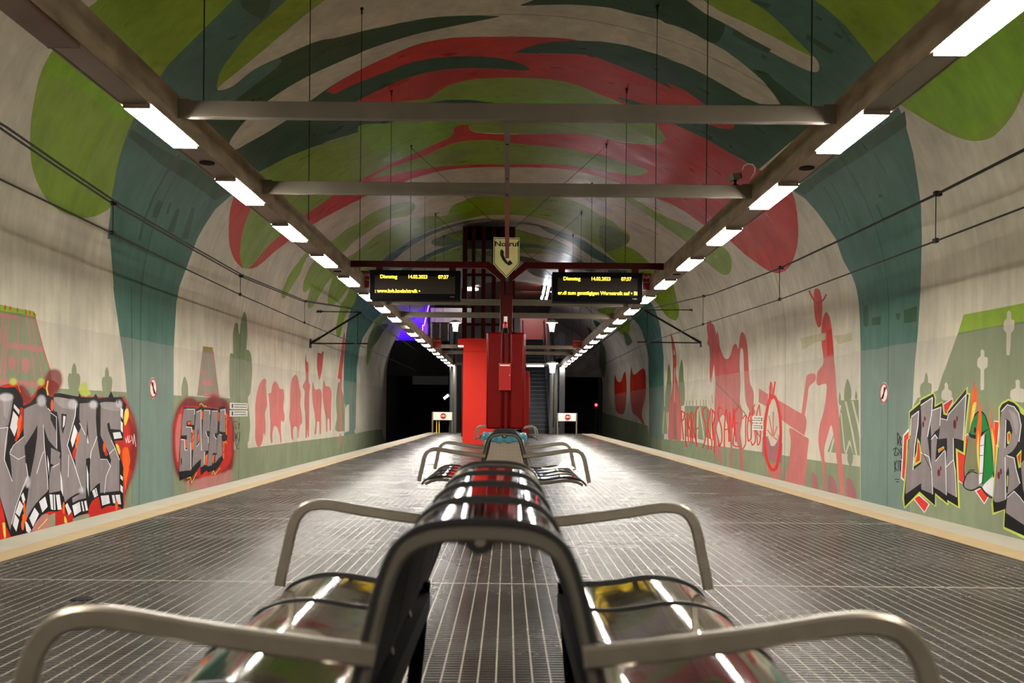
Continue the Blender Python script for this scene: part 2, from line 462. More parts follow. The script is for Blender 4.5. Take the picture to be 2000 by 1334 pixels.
CROPS = {'W': (0, 0, 1), 'A': (0, 0, 2.857), 'B': (650, 0, 2.857), 'C': (1300, 0, 2.857), 'D': (0, 560, 2.668), 'E': (1500, 560, 2.668),
         'F': (540, 220, 4.346), 'G': (980, 220, 4.346), 'H': (400, 340, 4.447), 'I': (660, 420, 4.765), 'J': (1000, 420, 4.765),
         'K': (340, 560, 3.335), 'L': (1240, 540, 2.9), 'M': (0, 740, 4.168), 'N': (320, 760, 6.672), 'O': (1730, 740, 4.17),
         'P': (1280, 600, 4.042), 'Q': (0, 580, 6.67), 'Z': (660, 430, 2.941)}
PAINT = {
 'cream': (210, 203, 182), 'cream2': (206, 198, 172), 'lime': (140, 170, 44), 'lime2': (136, 184, 16), 'lime3': (138, 160, 60), 'teal': (76, 118, 104), 'tealD': (58, 82, 66),
 'dg': (32, 80, 40), 'dg2': (56, 92, 66), 'red': (204, 48, 18), 'red2': (192, 72, 64), 'pink': (206, 84, 78), 'mag': (158, 62, 76), 'green': (112, 130, 84), 'green2': (98, 118, 64),
 'olive': (120, 130, 92), 'black': (16, 14, 16), 'grey': (134, 124, 124), 'greyL': (152, 144, 144), 'white': (222, 220, 222), 'gred': (188, 34, 18), 'dred': (120, 24, 22), 'orange': (226, 92, 16),
 'yel': (220, 200, 80), 'ylime': (190, 200, 80), 'sred': (212, 52, 40), 'bgreen': (20, 124, 48), 'oliveb': (122, 122, 88), 'maroon': (104, 18, 34), 'dkpink': (150, 60, 62), 'brown': (140, 120, 50), 'ghost': (190, 184, 150),
 'haze': (150, 76, 62), 'softw': (190, 186, 190), 'tealL': (86, 116, 104), 'rose': (184, 96, 90), 'grgrey': (128, 122, 98)}

# each line: crop, colour, kind (s smooth outline, p straight outline, l<w> stroke, c<w> smooth stroke, e ellipse), coordinates in that crop
MURAL = """
# ---- overhead, before the photographed stretch (seen only in reflections)
W lime s -900,-1400 -300,-900 500,-1100 1200,-900 1700,-1300 1200,-2200 0,-2300
W red s 300,-700 900,-500 1500,-650 1900,-900 1500,-1000 900,-800 400,-900
W teal s 2300,-1500 2900,-700 3300,100 3900,100 3300,-900 2600,-1800
W teal s -400,-1500 -900,-700 -1300,100 -1900,100 -1300,-900 -700,-1800
# ---- big limes next to the teal arches
A lime s 700,-220 545,0 490,45 400,140 295,280 230,400 190,560 170,720 172,880 200,1000 260,1110 350,1185 470,1215 560,1195 640,1130 900,700 1300,100 1700,-300
A lime2 p 295,285 400,375 600,520 755,640 700,700 560,590 470,510 400,470 270,400 255,360
C lime s 700,-100 840,20 1100,330 1285,560 1400,640 1500,700 1600,755 1700,785 1770,783 1830,760 1900,690 1960,600 2010,470 2040,300 2010,100 1975,-10 1900,-300 1000,-400
C lime2 p 1480,440 1700,200 1960,30 2020,250 1990,480 1900,640 1700,770 1500,690 1340,600
# ---- teal arch left
A teal p 1500,-200 1400,-90 1300,0 1240,60 1170,130 1090,210 1010,290 950,350 890,430 820,530 755,650 720,720 690,800 668,880 650,950 637,1020 626,1080 618,1140 615,1200 614,1334 D 596,40 600,80 610,150 620,220 630,290 640,350 655,480 665,620 680,800 690,1000 695,1150 700,1300 910,1300 907,1095 905,1000 905,700 905,560 905,330 908,260 912,200 920,80 935,0 A 1100,1334 1140,1260 1200,1170 1300,1080 1440,900 1500,700 1700,200 1900,-200
# ---- teal arch right
C teal p 100,-300 0,-60 0,150 215,235 450,380 640,600 790,900 700,1058 780,1110 850,1190 900,1260 950,1334 L 1180,-90 1232,0 1255,70 1268,150 1275,260 1278,400 1278,700 1278,1270 1278,1400 E 742,1400 742,1170 745,900 757,540 765,400 780,250 790,100 795,0 C 1430,1334 1425,1150 1405,1000 1380,850 1335,680 1285,560 1220,430 1150,325 1100,260 1050,200 1000,140 900,50 830,0 700,-100 500,-250
# ---- lime and cream fingers between teal and crown, left
A lime s 1210,490 1230,400 1290,310 1380,200 1500,90 1600,0 1750,-120 2200,-300 2100,-100 1820,0 1720,70 1600,170 1470,280 1350,380 1250,462
A cream s 1212,498 1250,460 1350,380 1470,280 1600,170 1720,70 1820,0 2000,-90 B 200,-250 900,-300 1200,-60 1052,30 900,70 700,84 450,111 300,141 160,171 0,212 A 1740,240 1650,280 1560,320 1470,360 1400,400 1300,480 1240,502
# ---- dark green left
B dg p 930,90 800,86 700,88 600,93 520,102 450,115 370,129 300,145 230,159 160,175 80,196 0,215 A 1800,222 1740,240 1650,280 1560,325 1480,380 1400,450 1270,550 1140,620 1150,700 1300,830 1445,960 1560,900 1630,868 1700,840 1775,813 1850,790 2000,745 F 390,264 450,240 525,216 600,195 675,171 750,150 825,128 900,105 1000,75 1130,35 B 540,572 700,556 800,560 880,573 950,500 1100,395 1050,250 980,110
A teal p 1190,600 1270,550 1400,450 1480,380 1560,325 1575,340 1540,380 1440,460 1330,545 1200,660
A cream s 1280,800 1330,720 1400,645 1500,560 1620,480 1730,420 1850,365 2000,300 B 160,290 300,240 470,190 650,150 800,120 930,92 1000,60 1500,60 1500,230 1200,208 1000,205 750,207 600,220 450,255 300,320 160,385 0,475 A 1730,565 1640,645 1600,670 1480,745 1380,800 1310,835
# ---- red crown
B red p -35,510 0,475 80,430 160,385 230,351 300,320 375,286 450,255 525,234 600,220 675,210 750,207 875,205 1000,205 1100,205 1200,208 1280,213 1350,222 1500,260 C 0,340 100,440 215,580 260,610 300,640 345,668 378,690 382,702 376,714 360,719 340,720 270,705 200,675 215,770 350,850 520,945 640,1000 700,1058 720,1110 733,1180 740,1260 740,1334 W 1559,460 1557,480 1552,500 1545,517 1534,529 1520,534 1506,531 1492,524 1474,511 1455,497 1425,470 G 1800,1000 1700,945 1600,870 1550,838 1500,810 1450,784 1400,760 1290,715 1170,667 1050,620 B 1660,1040 1660,900 1858,775 1600,700 1000,650 300,600 130,568 
B dg p -100,590 0,530 100,480 160,455 230,427 300,400 375,370 450,345 525,330 600,320 675,315 750,313 825,315 900,320 950,328 1000,340 1035,350 1060,360 1082,370 1095,380 1098,393 1060,393 1005,389 950,385 875,382 800,380 725,381 650,385 575,395 500,410 425,433 350,460 295,485 240,510 130,565 0,640
# ---- lime field under the red crown
B lime p 130,655 360,568 450,560 520,550 548,540 570,525 592,508 620,490 655,473 700,460 750,448 800,440 900,435 1000,433 1100,435 1200,440 1280,453 1350,470 1400,488 1450,510 1500,531 1550,550 1620,580 1700,620 1780,665 1808,695 1830,730 1848,755 1858,775 1856,790 1840,800 1815,806 1790,807 1700,800 1550,780 1450,765 1350,750 1200,745 1000,745 900,743 830,740 780,733 760,710 757,697 720,698 685,710 675,730 672,755 640,780 560,830 440,885 320,930 230,975 130,1020 F 400,760 240,870 H 870,355 690,510 600,580 520,660 440,760 405,800 385,818 350,820 330,810 310,750 303,715 305,680 308,620 315,570 325,510 340,460 353,415 370,370 385,335 405,290 500,100 A 1445,960 1560,900 1700,840 1850,790 2000,745 F 450,240 600,195 750,150 900,105 1130,35
B lime2 s 150,700 400,690 700,670 640,760 420,860 250,850 180,800
B lime2 s 650,560 900,545 1300,560 1500,570 1400,660 900,665 700,640
B lime3 s 900,690 1300,680 1550,700 1750,730 1700,780 1400,745 1000,735
B dg s 430,600 480,582 540,571 620,560 700,556 780,559 850,568 900,578 700,640 500,660
B dg s 1590,545 1650,553 1730,580 1800,640 1700,600
F red s 440,60 452,45 500,30 520,10 560,15 500,45 470,62
# ---- red veins
F red p 1635,105 1580,103 1540,113 1508,130 1503,150 1505,175 1485,200 1450,225 1375,256 1300,290 1220,327 1140,360 1050,400 960,440 910,465 860,490 770,540 680,590 590,640 500,690 450,725 400,760 350,796 300,830 240,870 H 870,355 800,480 945,432 F 320,945 400,895 450,868 500,840 550,815 600,790 700,740 790,690 930,640 1060,600 1130,568 1200,545 1275,524 1350,505 1425,491 1500,480 1600,471 1700,465 1800,462 1915,462 G 50,465 170,464 300,465 380,467 450,470 525,479 600,490 660,502 720,515 785,530 850,545 960,585 1050,620 1290,715 1500,600 1500,400 1393,270 1393,230 1350,265 1300,272 1250,271 1200,268 1125,263 1050,255 975,241 900,225 825,209 750,195 675,185 600,180 525,178 450,178 250,180 50,185 F 1900,183 1840,182 1780,178 1700,170 1665,162 1640,145 1632,125
H red s 300,110 262,180 235,250 215,350 208,480 212,600 235,690 270,760 325,815 345,822 330,808 310,750 305,680 315,570 340,460 370,370 405,290 440,200
H red s 345,822 385,822 440,810 500,770 600,680 690,610 750,565 850,480 800,430 690,510 600,580 520,660 440,760 385,816
F lime p 780,568 840,552 900,540 950,528 1000,520 1070,507 1140,495 1220,481 1300,470 1400,458 1500,450 1600,444 1700,440 1915,440 G 50,443 175,438 300,437 400,440 500,445 575,454 650,465 725,476 800,485 875,498 950,510 1000,518 1050,525 1085,531 1120,533 1155,532 1190,528 1215,518 1235,505 1238,497 1235,488 1217,475 1190,465 1145,449 1100,435 1050,422 1000,410 925,389 850,370 775,352 700,335 650,322 600,310 550,301 500,295 400,287 300,280 150,265 50,250 F 1915,240 1830,234 1750,232 1670,234 1600,240 1550,249 1500,260 1450,278 1400,300 1325,333 1250,370 1175,395 1100,420 1035,445 970,470 925,488 880,505 830,535
F lime3 s 1450,340 1580,320 1600,380 1500,420 1400,440 1340,425
G lime3 s 820,380 1000,420 1200,470 1220,500 1050,460 900,420
# ---- dark green right
B dg s 1050,31 1110,5 1250,-60 1700,-100 C -20,-60 170,30 230,75 330,130 280,240 160,190 0,130 B 1800,118 1700,88 1550,45 1350,27 1200,27
C cream s 100,-10 220,75 310,121 400,170 475,219 550,270 700,350 800,396 845,402 857,380 850,345 822,312 700,255 600,203 450,128 300,58 200,-10 60,-150 -100,-120
C lime s 200,-10 300,60 450,130 600,205 700,260 822,318 800,290 740,230 650,140 560,60 440,-20 200,-260 -200,-300 -100,-150
C cream p -30,110 0,130 50,143 100,160 160,189 215,220 275,250 330,280 390,324 450,370 500,414 550,460 588,505 620,550 640,580 650,610 600,620 525,582 478,560 430,540 380,508 330,480 272,446 215,415 158,386 100,360 0,320 B 1700,270 1600,240 1500,226 1350,218 1200,200 1300,60 1600,60
C dg p 0,325 100,360 158,386 215,415 272,446 330,480 380,508 430,540 478,560 525,580 585,583 640,582 600,520 560,470 480,385 560,400 600,440 650,480 720,535 790,580 900,640 690,800 520,945 435,895 350,850 282,810 215,770 110,722 0,670 B 1850,665 1680,590 1590,545 1620,546 1650,553 1730,580 C 150,645 200,675 235,692 270,705 305,714 340,720 362,719 378,712 383,700 378,690 345,665 300,640 260,610 215,580 160,540 100,500 50,477 0,455 B 1900,500 1825,464 1750,430 1675,399 1600,370 1550,350 1500,330 1450,315 1400,305 1325,299 1250,297 1100,297 1010,293 1045,278 1080,265 1150,245 1200,237 1250,232 1300,228 1350,227 1425,229 1500,232 1575,242 1650,255 1725,277 1800,300 1900,335
# painted-over patches on the teal
C dg2 p 380,165 590,275 570,300 370,195
C dg2 p 540,300 570,320 555,335 530,320
C dg2 p 790,185 940,285 920,305 780,215
C dg2 p 840,82 880,105 868,120 832,97
C dg2 p 945,175 990,205 975,218 935,190
C dg2 p 470,-10 590,25 570,50 480,10
C dg2 p 1190,1080 1212,1090 1208,1105 1185,1100
C dg2 p 1335,620 1345,700 1250,770 1130,850 1000,930 870,1010 780,1090 705,1058 900,930 1060,800 1220,700
C dg2 p 1172,1140 1185,1145 1225,1240 1215,1240
C dg2 l5 885,1045 930,1120 975,1225
C dg2 l5 925,1020 985,1130 1030,1240
C dg2 l4 1165,850 1230,970
A dg2 p 885,1115 905,1125 905,1150 875,1215 848,1215 860,1160
A dg2 p 945,1130 958,1135 940,1195 925,1195
A dg2 p 985,1165 1005,1165 970,1300 935,1290
A dg2 p 1070,1155 1090,1162 1050,1334 1008,1334
A dg2 p 735,720 900,830 1100,930 1290,1070 1200,1120 1050,1010 900,920 800,830 715,760
A dg2 p 1340,0 1510,0 1500,60 1460,110 1440,95 1400,80 1350,40
A dg2 l14 1000,870 930,960 860,1090 800,1240 780,1334
D dg2 p 812,60 825,60 822,108 812,105
D dg2 p 900,120 914,120 912,215 893,210
D dg2 p 828,195 838,198 836,240 827,235
D dg2 p 850,205 862,210 860,258 850,252
E dg2 s 500,105 520,98 524,200 510,210 498,195
E dg2 p 540,165 588,152 585,198 542,202
E dg2 p 708,122 778,100 776,180 708,192
E dg2 p 665,140 688,137 686,170 672,172
# ---- under the red veins: pale belt, limes and thin teal arcs
F lime s 1178,790 1170,770 1135,760 1080,760 970,785 850,830 750,890 690,940 600,985 480,1080 H 1000,620 915,660 860,700 800,780 740,860 700,950 670,1030 668,1075 690,1082 720,1040 780,940 830,860 870,760 915,705 1050,720 F 560,1190 640,1110 710,1060 850,965 960,905 1100,880 1150,850 1175,815
F lime p 1915,705 1700,710 1650,722 1600,745 1545,766 1500,790 1482,808 1470,830 1460,855 1440,872 1400,880 1300,878 1225,889 1150,905 1075,930 1000,960 925,998 850,1040 795,1085 740,1130 680,1180 600,1230 H 1100,720 1000,735 960,740 930,780 900,830 880,880 860,930 850,990 855,1020 870,1030 920,985 905,1040 890,1100 893,1150 905,1168 920,1165 940,1145 960,1120 980,1085 1000,1050 1030,1000 1060,950 1095,910 1130,870 1400,900 F 890,1255 1000,1170 1100,1100 1200,1050 1300,1000 1420,955 1520,925 1650,893 1800,870 1920,868 G 50,870 150,870 225,878 300,890 375,912 450,940 525,974 600,1010 650,1034 700,1060 750,1090 800,1120 850,1150 900,1200 980,1275 1100,1400 1400,1400 1300,1320 1250,1270 1150,1180 1095,1150 1050,1130 1075,1105 1088,1080 1090,1055 1080,1030 1040,1000 1000,980 950,930 900,900 850,875 800,850 750,815 700,780 630,755 560,735 500,720 430,712
F lime2 s 1470,830 1560,770 1700,760 1650,830 1550,850 1480,880
G lime3 s 300,760 500,750 700,830 650,900 400,850
G green s 850,950 1000,1000 1080,1090 900,1180 830,1080
F cream s 1430,962 1500,940 1650,895 1800,870 1920,868 G 60,868 150,870 300,890 450,940 430,960 220,925 60,925 F 1750,900 1600,918
G lime p 1020,715 1060,716 1100,720 1200,780 1300,840 1400,885 1500,930 1640,1005 1800,1100 1700,1200 1550,1090 1475,1034 1400,980 1320,925 1240,870 1170,825 1100,780
G white p 1095,718 1280,716 1330,740 1440,860 1420,868 1310,800 1180,745
G softw p 1040,750 1240,870 1225,880 1050,790
G softw s 690,715 800,712 880,760 940,850 860,830 760,770
G softw p 1070,955 1150,985 1215,1020 1195,1045 1120,1000 1065,975
F green s 1315,1090 1450,1030 1570,1000 1700,975 1850,970 G 50,975 200,1010 330,1050 450,1080 560,1130 590,1165 560,1190 450,1150 300,1120 160,1110 F 1570,1100 1450,1130 1350,1130
F lime s 1450,1040 1570,1010 1700,985 1850,980 G 50,985 200,1020 330,1060 430,1085 500,1120 450,1140 300,1118 160,1108 F 1570,1090
F lime p 1570,1135 1440,1180 1330,1225 1250,1270 1400,1275 1570,1260 1900,1200
G lime s 160,1145 300,1155 420,1180 500,1220 380,1200 160,1190 0,1180 0,1140
F teal p 1880,903 1750,903 1675,911 1600,920 1515,942 1430,965 1365,987 1300,1010 1225,1041 1150,1075 1100,1107 1050,1140 1005,1170 960,1200 890,1260 820,1330 W 712,548 698,572 692,585 687,598 679,630 675,661 672,700 671,760 672,890 694,890 695,800 697,720 702,682 708,661 723,638 735,622 746,611 752,560 F 960,1310 990,1260 1080,1180 1130,1145 1180,1110 1255,1068 1330,1030 1405,1001 1480,975 1540,956 1600,940 1670,924 1740,912
G teal p 90,930 220,935 275,943 330,955 390,974 450,995 525,1020 600,1045 650,1063 700,1085 750,1120 800,1160 840,1184 880,1210 980,1275 1060,1340 W 1240,556 1271,590 1277,600 1281,609 1286,625 1290,640 1294,672 1296,700 1297,780 1297,885 1267,885 1268,800 1266,700 1263,680 1258,661 1254,648 1248,636 1239,625 1229,616 1200,560 1180,513 G 780,1235 740,1208 700,1180 650,1144 600,1110 550,1083 500,1060 450,1041 400,1020 350,990 300,960
F teal s 1570,1095 1480,1125 1400,1150 1280,1200 1190,1250 1060,1334 1120,1345 1170,1320 1250,1265 1330,1220 1440,1175 1570,1130 1900,1110 1900,1080
G teal s 0,1105 160,1110 300,1120 450,1150 600,1210 700,1270 800,1340 720,1345 600,1270 520,1220 420,1175 300,1150 160,1145 0,1140
G dg s 160,1220 250,1235 350,1265 420,1290 300,1290 160,1260
J dg2 s 130,490 250,500 380,540 600,600 380,600 200,560
J lime s 790,880 900,860 990,880 930,920 870,930
J lime s 980,1050 1040,980 1070,960 1095,1000 1095,1080 1070,1120 1020,1110
J dg2 s 760,980 850,1020 900,1080 800,1060
J dg2 s 700,1040 780,1120 830,1200 760,1180
I lime s 400,925 350,980 310,1100 280,1230 262,1334 275,1400 300,1334 325,1200 370,1080 420,990 490,950
# ---- limes on the haunches past the luminaires
J lime s 1320,760 1400,700 1490,640 1515,700 1530,780 1555,850 1552,920 1520,980 1440,940 1380,860
G lime s 1700,1220 1760,1160 1840,1120 1920,1180 1945,1230 1948,1334 1900,1380 1820,1340
G lime3 s 1760,1280 1850,1220 1920,1190 1900,1300 1840,1334
H lime s 1130,870 1280,960 1320,1020 1300,1120 1240,1200 1200,1290 1180,1400 1150,1420 1140,1334 1160,1230 1180,1130 1130,1140 1090,1148 1070,1130 1070,1050 1095,950
H cream s 1260,975 1230,1010 1180,1080 1110,1145 1070,1140 1100,1160 1180,1130 1240,1040
# ================= left wall
W green p -16000,-90 -4000,541 -200,741 0,752 60,756 117,759 247,766 339,772 481,780 481,876 577,863 673,851 712,843 745,838 765,900 480,1050 -300,1300 -4000,2300 -16000,5500
W cream p 228,700 257,700 257,767 245,766
A teal p 614,1334 600,1334 614,1200
D teal p 590,0 600,80 620,220 640,350 655,480 665,620 680,800 690,1000 695,1150 700,1300 910,1300 907,1095 905,1000 905,560 905,330 912,200 920,80 935,0
W dg p 256.5,560 257.5,560 259,690 257,830 259,985 257.6,985
Q lime s -100,60 0,98 100,118 230,150 340,168 435,190 470,255 300,240 0,190 -100,180
Q green p -200,150 0,180 240,212 460,255 510,440 560,640 605,800 650,960 700,1190 400,1250 -200,1250
Q rose p -50,200 0,207 238,245 238,290 0,262 -50,250
Q rose p 90,590 240,610 540,640 560,720 400,700 80,660
Q rose p 0,1060 300,1085 500,1110 500,1180 250,1160 0,1140
Q rose l24 230,240 235,600 240,1000
Q rose l24 120,290 85,640 50,1070
Q rose l26 60,380 30,800 10,1000
Q rose l22 40,270 0,600
Q rose l20 340,240 395,620 455,1080
Q rose l18 405,250 470,620 550,1040
Q red l14 455,255 560,660 660,980
Q rose e 152,862 48,105
Q rose e 338,890 58,108
Q red p 68,92 80,130 66,185 55,150
Q red p 132,108 144,140 132,188 120,160
Q red p 228,125 236,165 228,212 218,170
Q red p 328,150 348,190 345,240 328,215
Q red p 382,165 400,200 398,240 380,215
Q red p 434,177 458,230 458,258 432,230
Q green s 965,860 995,920 1000,1000 1022,995 1044,1040 1042,1120 1020,1210 910,1210 888,1130 884,1050 905,992 932,1000 936,930
Q green s 1392,912 1415,960 1422,1040 1442,1033 1462,1080 1460,1150 1440,1250 1350,1250 1330,1160 1327,1090 1345,1038 1365,1042 1368,960
D green s 962,468 976,500 980,540 978,575 950,575 945,540 950,500
K green s 455,162 472,190 478,300 472,410 485,412 500,440 509,540 505,620 495,700 480,720 492,850 495,900 485,1010 470,1020 400,900 365,720 360,560 364,440 374,430 384,440 384,300 400,235 415,240 425,310 438,220
K green p 365,700 480,700 480,1060 470,1055 372,1060
K cream p 375,1010 400,1010 400,1062 375,1062
K brown p 188,388 252,395 256,425 186,420
K grgrey p 188,420 255,425 292,715 152,710
K rose l5 187,420 170,560 153,710
K rose l5 256,425 275,580 293,715
K rose p 176,545 225,550 225,568 174,565
K rose p 190,598 245,602 262,648 180,640
K rose p 195,680 290,688 293,720 190,715
K rose p 230,430 255,432 258,456 232,452
K pink s 590,598 575,605 550,650 535,720 528,800 530,900 528,980 538,1030 555,1045 575,1010 585,950 593,978 597,900 592,830 606,770 602,700 598,640 602,610
K pink s 658,615 640,640 632,690 615,695 620,760 622,800 628,900 625,960 632,1018 641,1018 641,950 655,905 670,915 685,960 694,1018 700,1015 696,930 700,870 711,885 721,850 712,790 718,720 712,668 690,665 675,632
K pink s 790,573 768,600 756,680 755,780 750,850 757,900 765,990 776,1002 775,930 788,908 800,915 803,985 809,988 812,925 816,985 820,905 832,890 832,840 822,760 826,700 815,640 805,590
K red2 s 857,435 853,500 858,600 840,640 838,655 850,680 848,760 855,850 856,985 864,985 868,930 872,980 878,978 880,850 880,700 886,640 877,625 874,500 862,480
K pink s 905,618 898,680 905,770 915,830 920,900 915,962 924,962 933,875 944,880 949,965 956,960 958,830 963,700 950,665 918,670
K red2 s 937,430 930,510 937,570 946,608 958,570 968,500 973,425 966,420 960,438
K pink s 975,608 968,700 975,780 987,850 990,945 997,945 1000,860 1010,860 1014,940 1021,935 1022,780 1026,690 1010,650 988,648
K green s 1075,620 1060,680 1055,760 1060,850 1052,935 1110,935 1110,780 1100,700
K cream2 p 1112,760 1120,790 1125,770 1140,765 1140,940 1112,950
K pink s 1110,295 1095,360 1085,450 1070,560 1066,600 1080,600 1071,700 1079,800 1075,900 1080,1010 1074,1080 1085,1010 1091,900 1089,800 1090,700 1096,550 1106,450 1113,350
Z cream2 p 0,1215 36,1212 36,1228 0,1232
Z cream2 p 95,1205 145,1200 145,1215 97,1222
Z green s 170,795 190,740 230,690 260,640 290,600 240,600 190,640 168,720
# ---- spray-painted piece, far left
M dred h30 985,150 1045,230 1100,370 1112,520 1105,660 1080,770 1050,850 1015,945 990,1000 900,600
M gred s -60,150 0,60 130,40 180,90 250,150 340,30 420,10 480,60 430,130 1000,160 1050,250 1090,370 1102,520 1096,650 1072,750 1040,840 1012,935 1000,1060 820,1120 590,1170 400,1210 0,1320 -60,1320
M dred h26 420,-70 480,-60 500,0 490,60 430,130 370,60 380,-20
M dred h26 130,80 180,60 240,130 250,170 190,190
M dred h26 1050,330 1098,420 1104,520 1096,640 1070,740 1060,620 1080,500
M olive p 400,1110 450,1090 450,1200 400,1215
M olive s 600,1130 720,1100 720,1140 600,1170
M rose s 250,1230 300,1130 390,1100 405,1200 330,1230
M black p -60,60 60,72 120,66 150,100 185,160 190,220 250,190 290,140 310,90 345,68 375,90 400,140 430,150 440,120 480,115 640,145 645,95 660,150 760,150 780,120 800,160 880,150 905,100 925,150 985,148 1030,210 1005,300 1005,500 930,505 960,560 980,640 1003,720 1003,1062 970,1040 900,1030 860,1040 825,1062 805,960 780,970 745,1000 720,1060 722,1090 650,1110 600,1135 585,1080 545,1110 520,1040 470,1080 400,1080 340,1110 290,1170 255,1240 195,1262 130,1275 90,1285 50,1200 30,1090 0,980 -60,900
M gred p 165,230 190,240 190,400 130,520 120,500 160,360
M gred p 850,520 880,620 860,630 840,580
M gred s 590,600 620,550 612,660 600,650
M gred s 940,510 985,520 990,640 960,580
M grey p -60,128 100,128 105,180 80,330 68,380 0,398 -60,410
M grey p -60,412 0,400 65,392 58,520 35,655 70,750 100,835 92,720 80,600 85,570 140,520 192,470 200,560 208,680 228,790 222,840 180,920 140,1010 110,1120 82,1235 60,1160 30,1060 0,960 -60,850
M grey p 195,245 260,215 320,190 335,150 350,132 365,180 385,235 412,262 412,330 440,390 462,440 466,580 430,540 395,500 370,430 352,372 358,450 366,560 375,660 388,790 388,915 330,970 280,1030 235,1100 212,1150 205,1090 225,960 240,830 262,720 285,600 302,470 306,375 270,440 225,510 200,548 192,420
M grey p 438,150 530,160 622,180 618,260 600,350 575,450 548,540 575,620 610,700 645,800 678,915 620,935 570,965 528,1005 510,900 498,760 500,600 490,480 478,350 465,270 438,262
M grey p 415,720 450,690 492,640 492,912 400,930 400,820
M grey p 415,560 492,600 480,660 440,700 412,690
M black p 500,283 543,290 532,370 512,450 500,400
M white p 515,300 535,305 525,380 510,400
M grey p 648,200 785,190 780,330 790,470 805,580 825,700 842,830 790,860 735,918 730,780 735,640 700,650 700,970 640,985 590,1010 588,970 670,925 650,830 618,740 612,650 628,540 640,440 660,390 645,320
M black p 712,330 724,540 704,470
M white p 712,450 722,530 710,520
M grey p 820,192 985,198 985,415 900,408 890,355 872,365 880,420 905,480 935,560 972,650 972,912 815,928 815,650 860,652 895,705 905,660 880,590 850,530 818,460
M greyL p 25,128 100,128 60,330 30,300
M greyL s 440,150 620,180 600,240 500,230
M greyL s 820,192 985,198 975,260 840,240
M softw h18 0,130 100,125 95,175 0,165
M softw h18 310,180 345,140 365,190 350,215
M softw h18 560,175 622,180 615,240 585,230
M softw h18 735,185 785,185 780,235 740,225
M softw h18 950,180 985,190 980,225 955,215
M softw h18 220,800 240,820 232,880 215,850
M softw h18 655,890 678,900 672,925 650,925
M white p 172,950 190,925 206,985 188,1015
M white p 160,988 190,1035 158,1122 125,1090
M white p 122,1098 155,1150 133,1245 104,1190
M white p 200,1150 222,1170 255,1230 238,1258 215,1240
M white p 238,1135 282,1048 318,1100 268,1205
M white p 318,1000 368,958 388,1040 345,1088
M white p 402,940 428,942 434,1068 415,1060
M white p 436,942 446,942 452,1065 442,1068
M white p 455,944 485,942 502,1062 470,1066
M white p 530,1030 548,1010 582,1080 558,1112
M white p 588,1032 648,1000 660,1078 606,1115
M white p 660,1000 672,996 688,1075 675,1080
M white p 684,996 702,990 716,1068 700,1075
M white p 750,912 770,895 788,955 768,968
M white p 774,890 784,888 798,950 790,955
M white p 820,952 885,946 896,1012 832,1032
M white p 910,948 930,945 945,1015 922,1012
M white p 938,945 976,942 986,1022 955,1018
M white p 980,780 1000,800 1000,830 980,810
M white p 980,860 1000,880 1000,930 980,910
M white p 982,230 1002,250 1000,330 980,300
M white p 982,340 1000,360 1000,440 984,420
M white p 115,205 160,255 155,290 112,235
M white p 108,262 148,310 140,400 118,470 82,395
M white p 605,372 630,430 612,500 590,560 575,500
M white p 918,438 978,432 995,480 930,490
M white p 385,620 400,690 400,790 388,700
M white p 490,740 505,820 515,960 495,900
M white p 705,700 720,780 722,960 708,880
M orange e 155,370 16,52
M orange e 168,325 11,35
M orange e 150,440 12,40
M orange e 425,215 13,48
M orange e 632,480 11,48
M orange e 620,540 8,30
M orange e 850,555 12,42
M orange s 1000,570 1040,560 1058,640 1055,700 1020,760 1000,690
M orange s 1005,740 1050,720 1030,830 1020,910 1012,840
M orange e 200,1130 20,36
M orange e 185,1190 13,45
M orange e 198,1050 9,50
M orange e 518,1050 9,50
M orange e 948,1030 12,42
M yel s 1020,250 1040,240 1048,300 1020,380 1008,340
M yel s 940,530 965,540 980,600 970,620
M yel s 20,1170 40,1170 48,1290 35,1300
M yel s 525,1115 545,1150 545,1180 525,1170
M yel l8 310,1220 350,1180 385,1140
M orange l10 120,20 150,60 165,105
M yel l12 390,20 380,80 390,130
M ylime h16 85,5 125,0 130,30 95,45
M ylime h16 310,5 350,0 355,40 315,50
M ylime h14 650,60 700,30 710,80 735,120 700,140 655,120
M white l6 -60,410 0,402 60,392
M white l5 65,392 45,520 36,660 70,750 100,835
M white l5 80,600 110,540 195,470
M white l5 80,610 150,655 205,628
M white l6 212,690 228,790 180,900 130,1040 95,1180
M white l5 352,375 362,560 385,780 390,900
M white l5 355,590 330,660 300,770
M white l5 412,275 460,310 462,560
M white l6 620,200 612,300 548,540 600,680 672,915
M white l5 480,690 430,720
M white l5 648,360 695,455
M white l5 790,470 740,600 735,650
M white l5 905,500 940,570 972,660
M white l5 930,570 890,610
M white l5 820,655 870,655 900,710 865,790 850,930
M white l5 560,620 555,800
M white l6 390,240 412,262
M black l5 960,160 960,200
M white l4 1020,480 1030,520 1038,465 1045,520
M white l4 1052,460 1050,520 1068,500
M white l4 1072,465 1085,530 1092,450 1105,550
# ---- smaller piece
N dred h50 300,120 240,170 180,280 130,450 122,650 130,880 160,1050 210,1150 400,1240 500,1230 640,1220 800,1120 880,1020 905,850 905,550 885,380 840,220 800,150 640,90 560,150 430,170 370,120
N dred h30 320,130 250,190 190,300 145,450 138,650 145,870 172,1020 215,1120 400,1200 480,1190 640,1205 790,1110 868,1020 890,850 892,560 872,400 830,250 800,190 640,120 560,190 440,190 370,150
N gred h18 240,240 200,290 160,400 142,600 148,850 170,980 200,1050 500,1150 640,1150 760,1060 850,960 878,850 882,600 870,430 830,330 600,240
N pink h18 220,320 185,420 160,600 165,800 190,950 205,700
N pink p 300,1200 335,1180 330,1334 300,1334
N rose h30 400,1200 800,1100 870,1060 870,1180 420,1320
